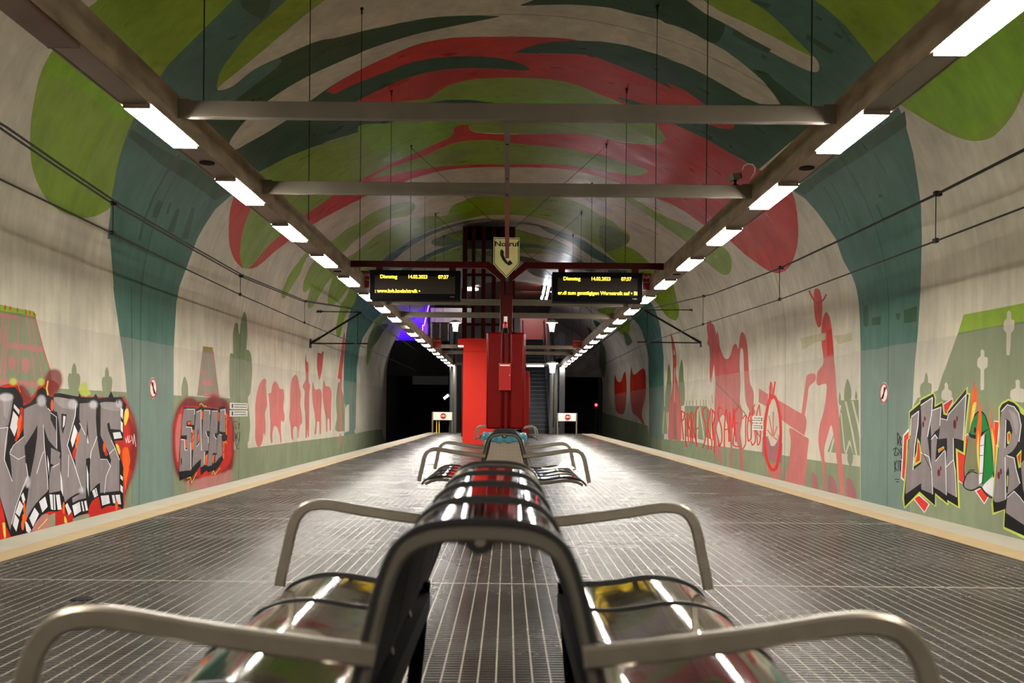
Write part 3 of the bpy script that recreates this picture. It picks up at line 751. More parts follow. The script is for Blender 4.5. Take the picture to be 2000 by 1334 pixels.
N black p 255,235 300,240 410,242 425,265 490,222 520,245 640,250 715,270 728,228 795,224 800,330 835,420 825,660 792,680 790,800 780,905 735,990 665,1072 640,1060 575,1088 560,1060 482,1120 475,1000 372,1140 300,1150 205,1196 190,1080 200,800 222,600 240,400
N grey p 260,255 405,256 400,390 395,465 357,468 355,415 298,418 295,490 360,500 362,700 355,1060 280,1062 200,1075 212,800 220,652 268,650 275,790 300,800 302,600 228,605 240,430
N grey p 420,290 487,265 492,500 490,905 430,960 370,1022 378,850 405,470
N black p 448,490 462,700 425,750 435,600
N orange p 447,570 458,600 452,690 432,710
N grey p 520,270 606,272 604,400 598,545 555,550 562,615 585,622 580,800 542,802 530,990 478,1022 492,800 505,500
N grey p 622,280 706,280 702,450 695,572 655,578 660,618 690,650 686,832 638,832 625,992 568,1008 585,800 605,500
N grey p 735,268 800,258 802,400 800,560 768,560 725,548 728,400
N grey p 698,600 750,600 760,700 762,862 720,900 668,962 672,862 690,850 694,700
N orange p 372,520 398,540 385,780 362,800
N black l5 370,600 398,570
N black l5 366,690 392,650
N orange p 490,275 512,290 505,400 492,390
N orange p 805,300 828,340 825,600 806,590
N black l6 805,400 828,370
N black l6 806,500 828,470
N orange p 766,675 792,690 785,915 765,890
N black l5 765,760 790,730
N black l5 766,840 788,800
N orange p 540,870 575,840 565,990 536,990
N orange p 636,870 662,850 652,970 630,960
N orange p 280,650 302,660 298,768 280,770
N orange p 310,425 352,425 348,462 312,465
N orange p 710,300 725,310 720,425 708,415
N black p 220,905 232,900 235,960 222,1000
N white l8 300,262 403,262 400,330
N white l9 290,492 362,498 366,560
N white l8 350,700 355,1040
N white l9 225,655 270,660 275,790 300,795
N white l8 530,275 602,278 600,330
N white l8 548,555 565,620 582,630 580,700
N white l8 625,285 703,285
N white l8 655,582 660,620 686,650
N white l8 425,300 484,272 486,560 490,800
N white l8 430,750 460,705
N white l8 720,590 755,600
N white l8 740,275 798,262 800,330
N white l7 532,820 526,980
N ylime l9 465,205 490,185 515,215 555,225
N ylime l8 305,1165 345,1145 362,1225 432,1085
N ylime l7 625,1110 650,1060 662,1110 735,1030
N yel l6 790,700 800,680 825,710
N sred l6 240,330 215,600 190,1040
N black l7 895,440 930,420 960,430
N black l7 900,470 915,520
N black l7 930,460 945,520
N black l7 960,460 985,450 970,520
N black l7 925,570 935,650 945,580 940,690
N black l7 965,560 950,620 980,680
N black l7 930,700 960,780 975,770
N black l7 990,560 985,650 960,740
# ================= right wall
P green p -80,1000 0,1035 50,1038 100,1045 300,1062 560,1105 700,1125 830,1142 1051,1170 E 0,832 60,875 200,898 350,920 480,938 480,1300 -400,1300
W green p 1200,835 1268,850 1268,900 1200,890
P green p 50,790 75,785 90,775 100,850 100,1000 50,1000
P green p 232,780 405,780 440,830 440,1060 232,1020
P cream2 p 232,730 238,730 238,780 405,780 405,740 412,740 420,800 440,830 470,860 440,700 250,690
P green l5 245,740 245,790
P green l5 270,740 270,790
P green l5 297,740 297,790
P green l5 325,735 325,790
P green l5 355,735 355,790
P green l5 380,735 380,790
P green l5 400,735 400,790
P cream2 l8 335,800 330,1065
P cream2 l8 350,790 390,1080
P cream2 l6 270,900 262,1060
P cream2 l6 70,820 58,1000
P cream2 l6 90,830 98,1000
P cream2 p 390,1020 470,1060 470,1100 390,1085
L cream2 p 830,760 870,800 975,905 975,1030 835,1010 815,900
L cream2 p 480,760 560,820 600,960 480,945
P green s 108,448 120,500 122,570 128,620 118,700 112,820 80,830 78,700 90,600 95,540 98,480
P green s 207,412 219,470 223,560 232,640 228,770 190,775 183,640 187,520 195,460
P red2 s 120,205 137,240 152,300 163,360 167,450 162,520 180,620 192,700 203,800 203,900 200,1050 150,1046 103,1040 105,900 106,800 120,700 135,620 138,500 138,400 130,300
P cream2 p 142,330 152,345 155,375 145,375
P rose l5 150,480 137,600
P cream2 l4 152,480 150,740
P dkpink p 148,760 165,760 170,1044 140,1042
P red2 s 415,103 424,122 430,100 437,104 445,128 460,138 472,180 483,215 490,182 502,240 510,310 530,370 545,400 562,412 580,400 592,380 612,310 630,288 645,298 654,330 664,270 670,220 685,194 705,215 720,270 730,350 737,480 748,600 770,650 778,700 775,790 790,830 760,860 735,800 715,755 705,650 700,500 697,400 692,335 680,320 670,345 665,450 672,600 668,750 690,830 684,900 672,1000 690,1150 690,1290 670,1290 662,1130 630,1030 612,950 608,1100 603,1280 590,1275 590,1050 560,900 530,850 485,950 515,1100 528,1240 512,1238 480,1000 492,1210 475,1190 460,1000 466,850 466,740 474,600 468,520 462,455 452,520 440,600 430,560 428,480 432,400 425,310 410,290 415,240 405,150
P dg2 l7 480,600 600,720 700,830 830,1030
P cream2 e 445,730 5,18
P maroon l3 445,690 452,760
L pink p 703,633 755,668 752,740 700,712
E pink p 52,590 100,618 150,648 195,672 202,700 198,745 190,775 120,730 60,685
E pink s 112,738 150,755 190,780 212,795 205,870 200,950 185,1045 140,1035 88,1018 105,930 115,860 118,800
E pink s 205,460 243,454 247,488 215,520 208,560 192,668 175,668 182,600 195,500
E pink s 250,8 240,25 238,70 243,150 255,200 265,213 277,200 283,130 280,60 268,15
E red2 c9 215,22 225,45 240,70 262,85 285,72 295,58 303,42
E pink p 22,500 30,560 10,620 5,520
L mag p 722,910 748,905 748,1025 720,1015
L mag p 812,945 836,945 832,1060 812,1050
L mag s 750,905 780,890 815,900 815,1040 780,1050 750,1030
L cream2 p 758,790 775,760 790,760 805,830 812,925 790,960 770,960 752,900
L pink p 745,1060 815,1060 815,1150 780,1150
L pink l7 780,900 760,790
L pink l7 783,900 784,770
L pink l7 786,905 806,850
L pink l7 778,905 752,870
L pink l6 785,910 812,930
L red2 h30 770,1080 820,1080 815,1130 780,1130
L sred c16 770,670 752,740 738,830 735,940 748,1040 775,1095 800,1085 818,1000 826,900 822,800 808,720 790,680 770,690
L sred l9 762,680 770,600
L sred l9 780,690 794,598
E green p 378,592 472,590 480,930 440,880 310,860 345,760 372,640
E cream2 l9 378,620 352,760 325,860
E cream2 l9 405,600 440,760 465,900
E cream2 l9 440,598 470,720 480,780
E cream2 l6 380,660 400,860
E cream2 l8 405,870 425,805 440,870
E cream2 p 300,860 480,880 480,935 300,915
E green s 427,830 442,870 440,920 428,935 415,905 417,860
E green s 415,480 430,520 435,570 425,595 400,595 396,560 403,510
E green s 373,548 380,580 376,620 368,600
E green s 458,542 466,570 460,592 453,580
E pink s 302,132 286,165 278,220 280,300 287,360 286,405 258,445 252,500 262,515 303,508 302,570 290,650 270,720 262,800 270,860 278,900 286,980 290,1060 299,1072 298,960 293,850 310,780 330,722 345,800 358,900 370,1000 378,1082 396,1097 394,1000 385,900 375,780 368,650 358,560 352,450 345,380 340,300 330,200 318,150
E red p 306,225 330,218 342,350 308,360
E mag s 228,967 250,980 263,1062 228,1052
E mag s 317,984 345,1000 362,1082 318,1072
E mag s 411,998 440,1015 462,1112 412,1100
E ghost p 168,270 240,250 300,240 300,275 250,290 180,330
E ghost p 340,255 400,250 440,235 440,280 370,300
Z red s 1590,890 1605,925 1625,928 1650,870 1658,1000 1642,1110 1600,1100 1588,990
Z red s 1685,845 1700,888 1760,855 1768,1000 1745,1110 1762,1180 1720,1130 1690,1100 1678,960
Z green p 1500,1100 1780,1180 1790,1270 1500,1240
Z green s 1640,640 1672,660 1690,700 1660,720
Z green s 1510,700 1540,760 1530,900 1500,860
# right of the arch
E cream p 760,540 900,540 880,700 745,700
E lime p 1020,145 1180,116 1334,85 1500,50 1500,150 1334,180 1160,210 990,240
E green p 990,240 1160,210 1334,180 1500,150 1700,420 3000,300 12000,-900 40000,-4000 40000,9000 12000,4500 3000,1900 1500,1500 742,1400 745,700 757,620 780,580 840,560 885,540 910,460 940,380
E cream p 757,570 770,580 760,620 756,640
E green s 822,447 833,470 835,500 851,505 852,540 842,572 800,577 792,540 797,508 812,495
E cream s 1255,122 1266,135 1268,170 1283,175 1281,225 1268,240 1264,300 1258,358 1244,356 1242,300 1242,240 1228,225 1230,180 1243,168 1246,135
E cream s 1117,326 1127,335 1128,365 1144,370 1142,420 1127,430 1125,535 1108,537 1107,430 1091,415 1093,375 1107,363 1109,332
E cream s 1300,483 1312,490 1315,530 1336,535 1336,600 1268,587 1266,540 1290,528 1290,490
E cream s 928,498 938,510 940,535 956,545 954,588 908,588 906,545 920,532 920,508
# ---- spray piece right
O white p 190,400 140,460 122,810 150,835 175,700 190,520
O sred p 188,425 150,465 132,800 152,822 170,700 186,520
O white p 545,150 466,205 475,300 500,300 552,190
O sred p 540,165 472,212 482,290 498,290 503,258 545,182
O white p 565,565 670,440 675,470 640,865 580,825
O sred p 572,572 668,450 670,465 636,860 590,820
O white p 725,910 802,1022 840,962 790,880
O sred p 738,915 802,1010 832,958 788,885
O white p 222,975 315,1092 358,1022 270,940
O sred p 232,975 315,1082 348,1020 272,952
O white p 880,338 925,345 912,550 885,540
O sred p 884,348 921,352 906,540 888,536
O ylime p 188,262 272,188 277,165 390,106 410,150 405,212 462,180 478,275 498,282 502,255 668,60 668,112 690,120 655,430 645,622 585,590 606,1058 510,1004 512,1034 408,952 412,1045 275,942 150,1060 135,975 160,700 170,500 186,480
O black p 196,272 280,200 285,175 388,120 400,160 396,230 458,195 470,290 500,298 510,265 656,80 655,125 675,130 640,420 632,600 570,565 590,1040 500,985 504,1015 402,930 400,1030 275,918 155,1040 148,970 172,700 182,500 196,480
O grey p 206,300 270,258 262,380 240,545 228,640 220,745 288,690 280,590 292,400 284,210 380,150 375,280 340,470 350,560 358,640 368,800 380,938 290,900 288,850 160,940 165,750 188,500 205,460
O grey p 372,255 450,228 445,320 438,400 400,430 370,475 365,380
O grey p 370,490 400,455 418,490 412,560 405,670 445,620 482,580 490,700 495,950 440,910 385,880 370,700
O grey p 448,322 500,338 508,290 580,215 656,128 642,320 628,502 590,490 550,482 552,660 568,760 576,965 500,922 490,720 500,560 498,482 430,492 440,410
O black p 430,500 495,485 495,560 480,580 420,640
O ylime p 425,575 470,548 478,565 430,602
O orange p 432,580 465,558 470,566 435,595
O ylime p 258,480 275,510 288,590 285,675 232,712 230,660 250,590
O sred p 262,520 272,520 280,590 278,665 240,685 255,620
O white l6 205,320 200,460
O white l7 210,310 268,262 262,380 236,545 222,740
O white l7 286,215 380,152 374,280 340,470
O white l7 285,600 352,635 372,740 382,938
O white l7 375,258 450,230 440,380
O white l7 372,490 402,455 420,485
O white l7 448,322 500,336 510,290 655,128 630,500
O white l6 485,590 494,945
O white l6 490,720 550,660
O white l6 550,485 552,655 566,750 576,960
O white l5 405,670 480,580
O black l5 300,600 370,740
O maroon e 305,370 9,26
O maroon e 318,325 8,20
O maroon e 562,370 13,38
O maroon e 580,325 7,24
O maroon e 432,765 12,30
O maroon e 448,730 6,20
O black c12 690,450 700,350 735,285 770,265 805,295 835,390 860,560 872,740 890,830 904,900 895,960 870,970 830,950 800,915 770,880 700,908 650,890 632,860 645,810 640,760 655,600 680,460
O oliveb s 682,462 740,488 758,600 762,700 752,770 700,752 650,800 640,740 655,600
O bgreen p 690,448 700,355 738,290 770,272 805,300 838,400 740,470
O bgreen s 835,400 855,520 868,650 872,770 785,862 790,720 800,560 812,440
O black p 670,435 700,452 740,458 800,425 845,400 812,430 770,480 735,490 690,478
O white p 770,480 802,448 795,700 782,842 755,862 765,700
O black l5 768,545 795,540
O black l5 766,625 792,622
O black l5 762,770 788,768
O black l6 815,450 800,650 788,850
O grey s 640,845 655,785 700,758 740,768 756,800 752,875 690,902 642,880
O black c8 640,830 660,780 705,755 745,772
O black c7 662,775 690,742 722,742
O white s 790,882 870,800 895,840 902,910 885,958 850,945
O black p 720,395 735,395 740,425 728,445 716,430
O orange s 716,10 727,80 740,60 742,200 722,290 700,350 682,435 688,250 704,120
O yel s 738,190 720,300 695,370 685,430 692,310 712,200
O orange s 760,150 780,290 776,460 762,600 765,790 742,600 735,450 755,300
O yel s 755,420 758,600 762,780 742,600
O orange s 850,155 852,300 870,385 890,215 882,380 896,520 882,700 866,500 845,330
O yel s 862,400 885,520 882,690 868,520
O ylime p 918,232 940,195 1000,160 1050,180 1090,215 1126,250 1300,330 1300,1330 1126,1300 955,1220 962,1070 870,1110 858,1020 868,980 890,700 900,548 920,540
O black p 930,240 950,205 1000,178 1045,195 1080,230 1100,280 1300,420 1300,1310 1126,1278 965,1205 972,1060 880,1090 872,1000 902,700 915,560 930,545
O grey s 942,265 990,215 1040,232 1080,280 1098,360 1100,430 1070,530 1030,590 985,625 1040,640 1062,740 1092,845 1040,905 988,950 974,985 880,992 900,750 925,500
O grey p 990,965 1045,915 1090,960 1140,1030 1200,1210 1126,1190 975,1088
O grey p 1100,690 1160,620 1300,560 1300,900 1140,1000 1115,880
O greyL s 1000,250 1060,290 1080,380 1060,460 1040,360
O black p 978,322 1010,345 1032,420 1012,520 975,565
O ylime s 990,440 1005,425 1020,460 1005,530 990,530
O sred s 995,450 1008,440 1015,470 1002,515
O ylime p 1065,625 1105,575 1100,720 1082,728
O sred p 1072,632 1100,600 1092,712
O black p 982,770 998,715 1005,760 992,930 982,925
O white l7 942,265 990,210 1045,228 1082,280 1102,380 1085,510
O white l7 985,625 1045,645 1062,740 1092,850
O white l6 978,335 972,560
O white l6 990,965 1045,915 1092,962 1126,1010
O white l6 972,640 975,980
O maroon e 920,785 11,32
O maroon e 938,755 8,26
O ylime p 988,785 998,790 992,880 985,870
O black l7 95,440 98,540
O black l7 98,440 112,470 100,530
O black l6 118,470 116,545
O black l6 118,470 130,490 118,508 131,545
O black l5 108,668 122,668
O black l5 116,672 132,672
O black l7 60,575 85,560 70,620 88,625
O black l6 95,565 110,590 98,625 92,600
O black l6 118,570 120,620
O black l7 130,565 130,650
O black l6 118,600 132,600
O black l7 72,670 76,755
O black l6 90,665 74,710 92,750
O black l6 100,665 104,750
O black l6 112,665 118,745
O black l6 122,670 122,760
O black l6 75,818 108,818
O black l6 85,838 105,838
# ---- red lettering
P sred c9 205,820 208,900 222,1045
P sred c9 205,820 228,830 225,880 210,900
P sred c9 238,880 240,960 238,1060 248,1100
P sred c9 252,840 256,940 262,1060
P sred c9 252,840 270,860 262,930 275,980 280,1060
P sred c9 282,830 286,940 294,1070
P sred c9 282,830 302,850 292,930 308,1000 330,1095
P sred c9 342,785 318,830 316,960 325,1085
P sred c9 316,970 340,950
P sred c9 400,795 378,800 375,850 395,930 400,1000 380,1100 372,1110
P sred c9 415,810 412,940 418,1120
P sred c9 440,800 415,940 445,1060 440,1120
P sred c9 450,810 448,920 455,1050
P sred c9 450,810 470,850 455,940 465,1040 465,1150
P sred c9 525,800 505,790 495,850 520,950 525,1050 505,1100 495,1080
P sred c9 545,1105 545,960 560,810 575,960 580,1060
P sred c9 545,970 575,960
P sred c9 590,1060 585,830 605,950 620,800 635,1060
P sred c9 660,780 620,850 625,960 615,1090 660,1100
P sred c9 622,930 650,910
P sred c9 690,880 715,850 712,950 712,1080 690,1120
P sred c9 745,830 725,950 735,1060 755,1040 755,900 745,830
P sred c9 785,770 770,800 765,900 785,980 788,1060 765,1090 755,1060
P sred c9 820,770 800,850 800,1000 810,1090 828,1050 830,900 820,770
P sred l5 795,880 795,990
"""
def catmull(pts, closed=True, step=9.0):
    out = []
    n = len(pts)
    for i in range(n if closed else n - 1):
        if closed:
            p0, p1, p2, p3 = pts[i - 1], pts[i], pts[(i + 1) % n], pts[(i + 2) % n]
        else:
            p0, p1, p2, p3 = pts[max(i - 1, 0)], pts[i], pts[i + 1], pts[min(i + 2, n - 1)]
        d = math.dist(p1, p2)
        m = max(1, min(8, int(d / step)))
        # centripetal-ish: limit tangents where neighbours are far
        t1 = [(p2[k] - p0[k]) / 2 for k in (0, 1)]; t2 = [(p3[k] - p1[k]) / 2 for k in (0, 1)]
        for t in (t1, t2):
            l = math.hypot(*t)
            if l > d and l > 0:
                t[0] *= d / l; t[1] *= d / l
        for j in range(m):
            u = j / m
            h1 = 2*u**3 - 3*u**2 + 1; h2 = u**3 - 2*u**2 + u; h3 = -2*u**3 + 3*u**2; h4 = u**3 - u**2
            out.append(tuple(h1 * p1[k] + h2 * t1[k] + h3 * p2[k] + h4 * t2[k] for k in (0, 1)))
    if not closed:
        out.append(tuple(pts[-1]))
    return out

def dense(pts, step=14.0):
    out = []
    n = len(pts)
    for i in range(n):
        a, b = pts[i], pts[(i + 1) % n]
        m = max(1, min(60, int(math.dist(a, b) / step)))
        for j in range(m):
            out.append((a[0] + (b[0] - a[0]) * j / m, a[1] + (b[1] - a[1]) * j / m))
    return out

def parse_mural():
    polys = []          # (colour, [(px,py)...])
    for line in MURAL.split('\n'):
        line = line.split('#')[0].strip()
        if not line: continue
        crop, colr, kind, rest = line.split(None, 3)
        pts = []
        ox, oy, sc = CROPS[crop]
        cur = (ox, oy, sc)
        nums = []
        for tok in rest.replace(';', ' ').split():
            if tok in CROPS:
                cur = CROPS[tok]; continue
            if ',' in tok:
                a, b_ = tok.split(',')
                pts.append((cur[0] + float(a) / cur[2], cur[1] + float(b_) / cur[2]))
            else:
                nums.append(float(tok))
        if kind == 's':
            polys.append((colr, catmull(pts, True, 3.0 if sc > 2.5 else 9.0)))
        elif kind == 'p':
            polys.append((colr, dense(pts)))
        elif kind[0] == 'h':         # sprayed haze: fades out over its margin
            w = float(kind[1:]) / sc
            q = catmull(pts, True, 6.0)
            if len(pts) <= 4:
                xs_, ys_ = [a[0] for a in pts], [a[1] for a in pts]
                q = [((max(xs_) + min(xs_)) / 2 + (max(xs_) - min(xs_)) / 2 * math.cos(t), (max(ys_) + min(ys_)) / 2 + (max(ys_) - min(ys_)) / 2 * math.sin(t)) for t in np.linspace(0, 2 * math.pi, 15)[:-1]]
            ar = sum(a[0] * b_[1] - b_[0] * a[1] for a, b_ in zip(q, q[1:] + q[:1]))
            sg = 1 if ar > 0 else -1
            for f, al in ((1.0, 0.14), (0.72, 0.2), (0.45, 0.3), (0.2, 0.45), (0.0, 0.6)):
                o = []
                for i in range(len(q)):
                    a, b_ = q[i - 1], q[(i + 1) % len(q)]
                    dx, dy = b_[0] - a[0], b_[1] - a[1]; l = math.hypot(dx, dy) or 1
                    o.append((q[i][0] + dy / l * w * f * sg, q[i][1] - dx / l * w * f * sg))
                polys.append((colr + '@%g' % al, o))
        elif kind == 'e':
            (cx, cy), (rx, ry) = pts[0], ((pts[1][0] - ox), (pts[1][1] - oy))
            polys.append((colr, [(cx + rx * math.cos(t), cy + ry * math.sin(t)) for t in np.linspace(0, 2 * math.pi, 15)[:-1]]))
        else:
            w = float(kind[1:]) / sc
            if kind[0] == 'c':
                pts = catmull(pts, False, 4.0 if sc > 2.5 else 12.0)
            for a, b_ in zip(pts[:-1], pts[1:]):
                d = math.dist(a, b_)
                if d < 1e-6: continue
                ux, uy = (b_[0] - a[0]) / d, (b_[1] - a[1]) / d
                e = w * 0.35
                a2 = (a[0] - ux * e, a[1] - uy * e); b2 = (b_[0] + ux * e, b_[1] + uy * e)
                nx, ny = -uy * w / 2, ux * w / 2
                polys.append((colr, dense([(a2[0] + nx, a2[1] + ny), (b2[0] + nx, b2[1] + ny), (b2[0] - nx, b2[1] - ny), (a2[0] - nx, a2[1] - ny)], 20)))
    return polys

def build_vault():
    polys = parse_mural()
    verts, edges, sypolys = [], [], []
    for colr, pp in polys:
        q = [to_sy(*p) for p in pp]
        q2 = [q[0]]
        for a in q[1:]:
            if math.dist(a, q2[-1]) > 2e-3: q2.append(a)
        if math.dist(q2[0], q2[-1]) < 2e-3: q2.pop()
        if len(q2) < 3: continue
        base = len(verts)
        verts += q2
        edges += [(base + i, base + (i + 1) % len(q2)) for i in range(len(q2))]
        sypolys.append((colr, np.array(q2)))
    for s in list(PS) + [float(np.interp(XCUT, PX[12:-12], PS[12:-12]))]:
        base = len(verts)
        verts += [(float(s), YN), (float(s), YF_)]
        edges.append((base, base + 1))
    for y in (YN, YCUT, YF_):
        base = len(verts)
        verts += [(0.0, y), (float(PS[-1]), y)]
        edges.append((base, base + 1))
    res = delaunay_2d_cdt([Vector(v) for v in verts], edges, [], 0, 1e-5)
    V = np.array([(v.x, v.y) for v in res[0]])
    T = np.array(res[2])
    cen = V[T].mean(axis=1)
    GRAF = {'black', 'grey', 'greyL', 'white', 'gred', 'dred', 'orange', 'yel', 'ylime', 'sred', 'bgreen', 'oliveb', 'maroon', 'softw', 'haze'}
    alp = np.ones(len(T))
    col = np.tile(np.array(lin(PAINT['cream'])), (len(T), 1))
    for colr, q in sypolys:
        lo, hi = q.min(0), q.max(0)
        idx = np.nonzero((cen[:, 0] >= lo[0]) & (cen[:, 0] <= hi[0]) & (cen[:, 1] >= lo[1]) & (cen[:, 1] <= hi[1]))[0]
        if not len(idx): continue
        c = cen[idx]
        w = np.zeros(len(idx), int)
        x0, y0 = q[:, 0], q[:, 1]; x1, y1 = np.roll(x0, -1), np.roll(y0, -1)
        for a, b_, c_, d in zip(x0, y0, x1, y1):
            left = (c_ - a) * (c[:, 1] - b_) - (c[:, 0] - a) * (d - b_)
            w += ((b_ <= c[:, 1]) & (d > c[:, 1]) & (left > 0)).astype(int)
            w -= ((b_ > c[:, 1]) & (d <= c[:, 1]) & (left < 0)).astype(int)
        colr, _, al = colr.partition('@')
        al = float(al or 1)
        sel_ = idx[w != 0]
        col[sel_] = col[sel_] * (1 - al) + np.array(lin(PAINT[colr])) * al
        alp[sel_] = alp[sel_] * (1 - al) + al * (0.0 if colr in GRAF else 1.0)
    s_cut = float(np.interp(XCUT, PX[12:-12], PS[12:-12]))
    gone = (cen[:, 1] > YCUT) & (cen[:, 0] < s_cut)
    T, cen, col, alp = T[~gone], cen[~gone], col[~gone], alp[~gone]
    X = np.interp(V[:, 0], PS, PX); Z = np.interp(V[:, 0], PS, PZ)
    # inward normals of the smooth section
    tx, tz = np.gradient(PX, PS), np.gradient(PZ, PS)
    ln = np.hypot(tx, tz); nx = np.interp(V[:, 0], PS, tz / ln); nz = np.interp(V[:, 0], PS, -tx / ln)
    s1, s2 = PS[11], PS[-12]
    for name, sel in (('wall_left', cen[:, 0] < s1), ('ceiling', (cen[:, 0] >= s1) & (cen[:, 0] <= s2)), ('wall_right', cen[:, 0] > s2)):
        tri = T[sel]; cc = np.concatenate([col[sel], alp[sel][:, None]], 1)
        used, inv = np.unique(tri, return_inverse=True)
        inv = inv.reshape(tri.shape)
        co = np.stack([X[used], V[used, 1], Z[used]], 1)
        # thickness: an outer skin 0.4 m behind the painted face is not needed to see the paint, the lining is one surface
        me = bpy.data.meshes.new(name)
        # orient inward
        a, b_, c_ = co[inv[:, 0]], co[inv[:, 1]], co[inv[:, 2]]
        nrm = np.cross(b_ - a, c_ - a)
        want = np.stack([nx[used][inv[:, 0]], np.zeros(len(inv)), nz[used][inv[:, 0]]], 1)
        flip = (nrm * want).sum(1) < 0
        inv[flip] = inv[flip][:, ::-1]
        area = np.linalg.norm(nrm, axis=1) / 2
        keep = area > 1e-9
        inv, cc = inv[keep], cc[keep]
        me.from_pydata(co.tolist(), [], inv.tolist())
        att = me.color_attributes.new('paint', 'FLOAT_COLOR', 'CORNER')
        rgba = cc
        att.data.foreach_set('color', np.repeat(rgba, 3, axis=0).ravel())
        me.materials.append(M['paint'])
        me.polygons.foreach_set('use_smooth', [True] * len(me.polygons))
        me.update()
        me.normals_split_custom_set_from_vertices(np.stack([nx[used], np.zeros(len(used)), nz[used]], 1).tolist())
        o = bpy.data.objects.new(name, me); COL.objects.link(o); struct(o)
build_vault()
# ------------------------------------------------------------------ platform, track bed, end wall and concourse
PL, PR = -3.53, 3.86           # platform edges
YE = 41.0
struct(MB().box(-3.02, 3.30, -9, YE, -0.12, 0.0).build('floor', M['floor']))
struct(MB().box(-3.22, -3.02, -9, YE, -0.12, 0.004).build('trim_1', M['yellow_strip']))
struct(MB().box(3.30, 3.52, -9, YE, -0.12, 0.004).build('trim_2', M['yellow_strip']))
struct(MB().box(PL, -3.22, -9, YE, -0.12, 0.002).build('trim_3', M['edge']))
struct(MB().box(3.52, PR, -9, YE, -0.12, 0.002).build('trim_4', M['edge']))
struct(MB().box(PL + 0.12, PR - 0.12, -9, YE - 0.1, -0.95, -0.12).build('trim_5', M['dark_concrete']))
struct(MB().box(-7.3, PL + 0.12, -9, 62, -1.05, -0.9).build('floor_track_left', M['ballast']))
struct(MB().box(PR - 0.12, 7.3, -9, 62, -1.05, -0.9).build('floor_track_right', M['ballast']))
struct(MB().box(PL + 0.12, PR - 0.12, YE - 0.1, 62, -1.05, -0.9).build('floor_track_end', M['ballast']))
# wall behind the photographer
struct(MB().prism([(float(x), float(z)) for x, z in zip(PX, PZ)], YN - 0.3, YN, 'y').build('wall_back', M['concrete']))

# end of the vault: dark tunnel mouths under the concourse slab
YW = YCUT
SL = 4.83
def sbox(name, mat, *b):
    return struct(MB().box(*b).build(name, M[mat]))
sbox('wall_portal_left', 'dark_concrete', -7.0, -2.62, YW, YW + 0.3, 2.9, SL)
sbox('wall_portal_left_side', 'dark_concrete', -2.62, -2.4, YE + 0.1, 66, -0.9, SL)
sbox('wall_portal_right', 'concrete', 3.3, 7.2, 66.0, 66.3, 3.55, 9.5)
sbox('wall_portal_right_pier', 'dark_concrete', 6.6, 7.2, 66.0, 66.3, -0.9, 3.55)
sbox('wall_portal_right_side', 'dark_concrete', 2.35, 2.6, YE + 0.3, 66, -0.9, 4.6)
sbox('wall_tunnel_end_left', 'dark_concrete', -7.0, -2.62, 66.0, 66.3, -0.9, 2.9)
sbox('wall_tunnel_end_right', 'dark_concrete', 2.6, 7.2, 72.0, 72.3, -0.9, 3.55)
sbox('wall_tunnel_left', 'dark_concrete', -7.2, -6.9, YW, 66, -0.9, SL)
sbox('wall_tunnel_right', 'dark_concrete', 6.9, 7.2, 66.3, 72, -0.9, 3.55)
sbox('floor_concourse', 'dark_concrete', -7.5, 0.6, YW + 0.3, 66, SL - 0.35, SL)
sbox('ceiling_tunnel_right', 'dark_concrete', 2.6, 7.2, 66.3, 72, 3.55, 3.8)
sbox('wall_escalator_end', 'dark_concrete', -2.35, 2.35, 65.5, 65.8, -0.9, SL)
sbox('wall_concourse_back', 'tile_grey', -7.5, 3.3, 66.0, 66.3, SL - 0.35, 8.4)
sbox('wall_concourse_left', 'tile_grey', -7.5, -7.2, YW, 66, SL - 0.35, 8.4)
sbox('ceiling_concourse', 'brown', -7.5, XCUT, YW, 66, 8.14, 8.4)
sbox('wall_concourse_hood', 'brown', XCUT, XCUT + 0.1, YW, 66, vault_height(XCUT) - 0.02, 8.4)
sbox('wall_concourse_panel', 'crimson_wall', 0.75, 2.45, 57.0, 57.2, SL - 0.3, 6.95)
sbox('wall_concourse_tiles', 'tile_grey', -4.6, -2.0, 54.0, 54.15, SL, 7.1)
# front edge of the cut vault
arch_in = [(float(x), float(z)) for x, z in zip(PX[11:-12], PZ[11:-12]) if x < XCUT]
arch_out = [(x * 1.0, 8.6) for x, z in arch_in[::-1]]
m = MB()
for (a, b_) in zip(arch_in[:-1], arch_in[1:]):
    m.prism([a, b_, (b_[0] , max(b_[1] + 0.35, b_[1])), (a[0] - (0.35 if a[0] < -6.3 else 0), a[1] + 0.35)], YW - 0.002, YW + 0.12)
struct(m.build('trim_6', M['concrete']))

def area(name, loc, size, energy, col, rot=(0, 0, 0), sy=None):
    d = bpy.data.lights.new(name, 'AREA'); d.energy = energy; d.color = col; d.size = size
    if sy: d.shape = 'RECTANGLE'; d.size_y = sy
    o = bpy.data.objects.new(name, d); COL.objects.link(o); o.location = loc; o.rotation_euler = rot
    return o

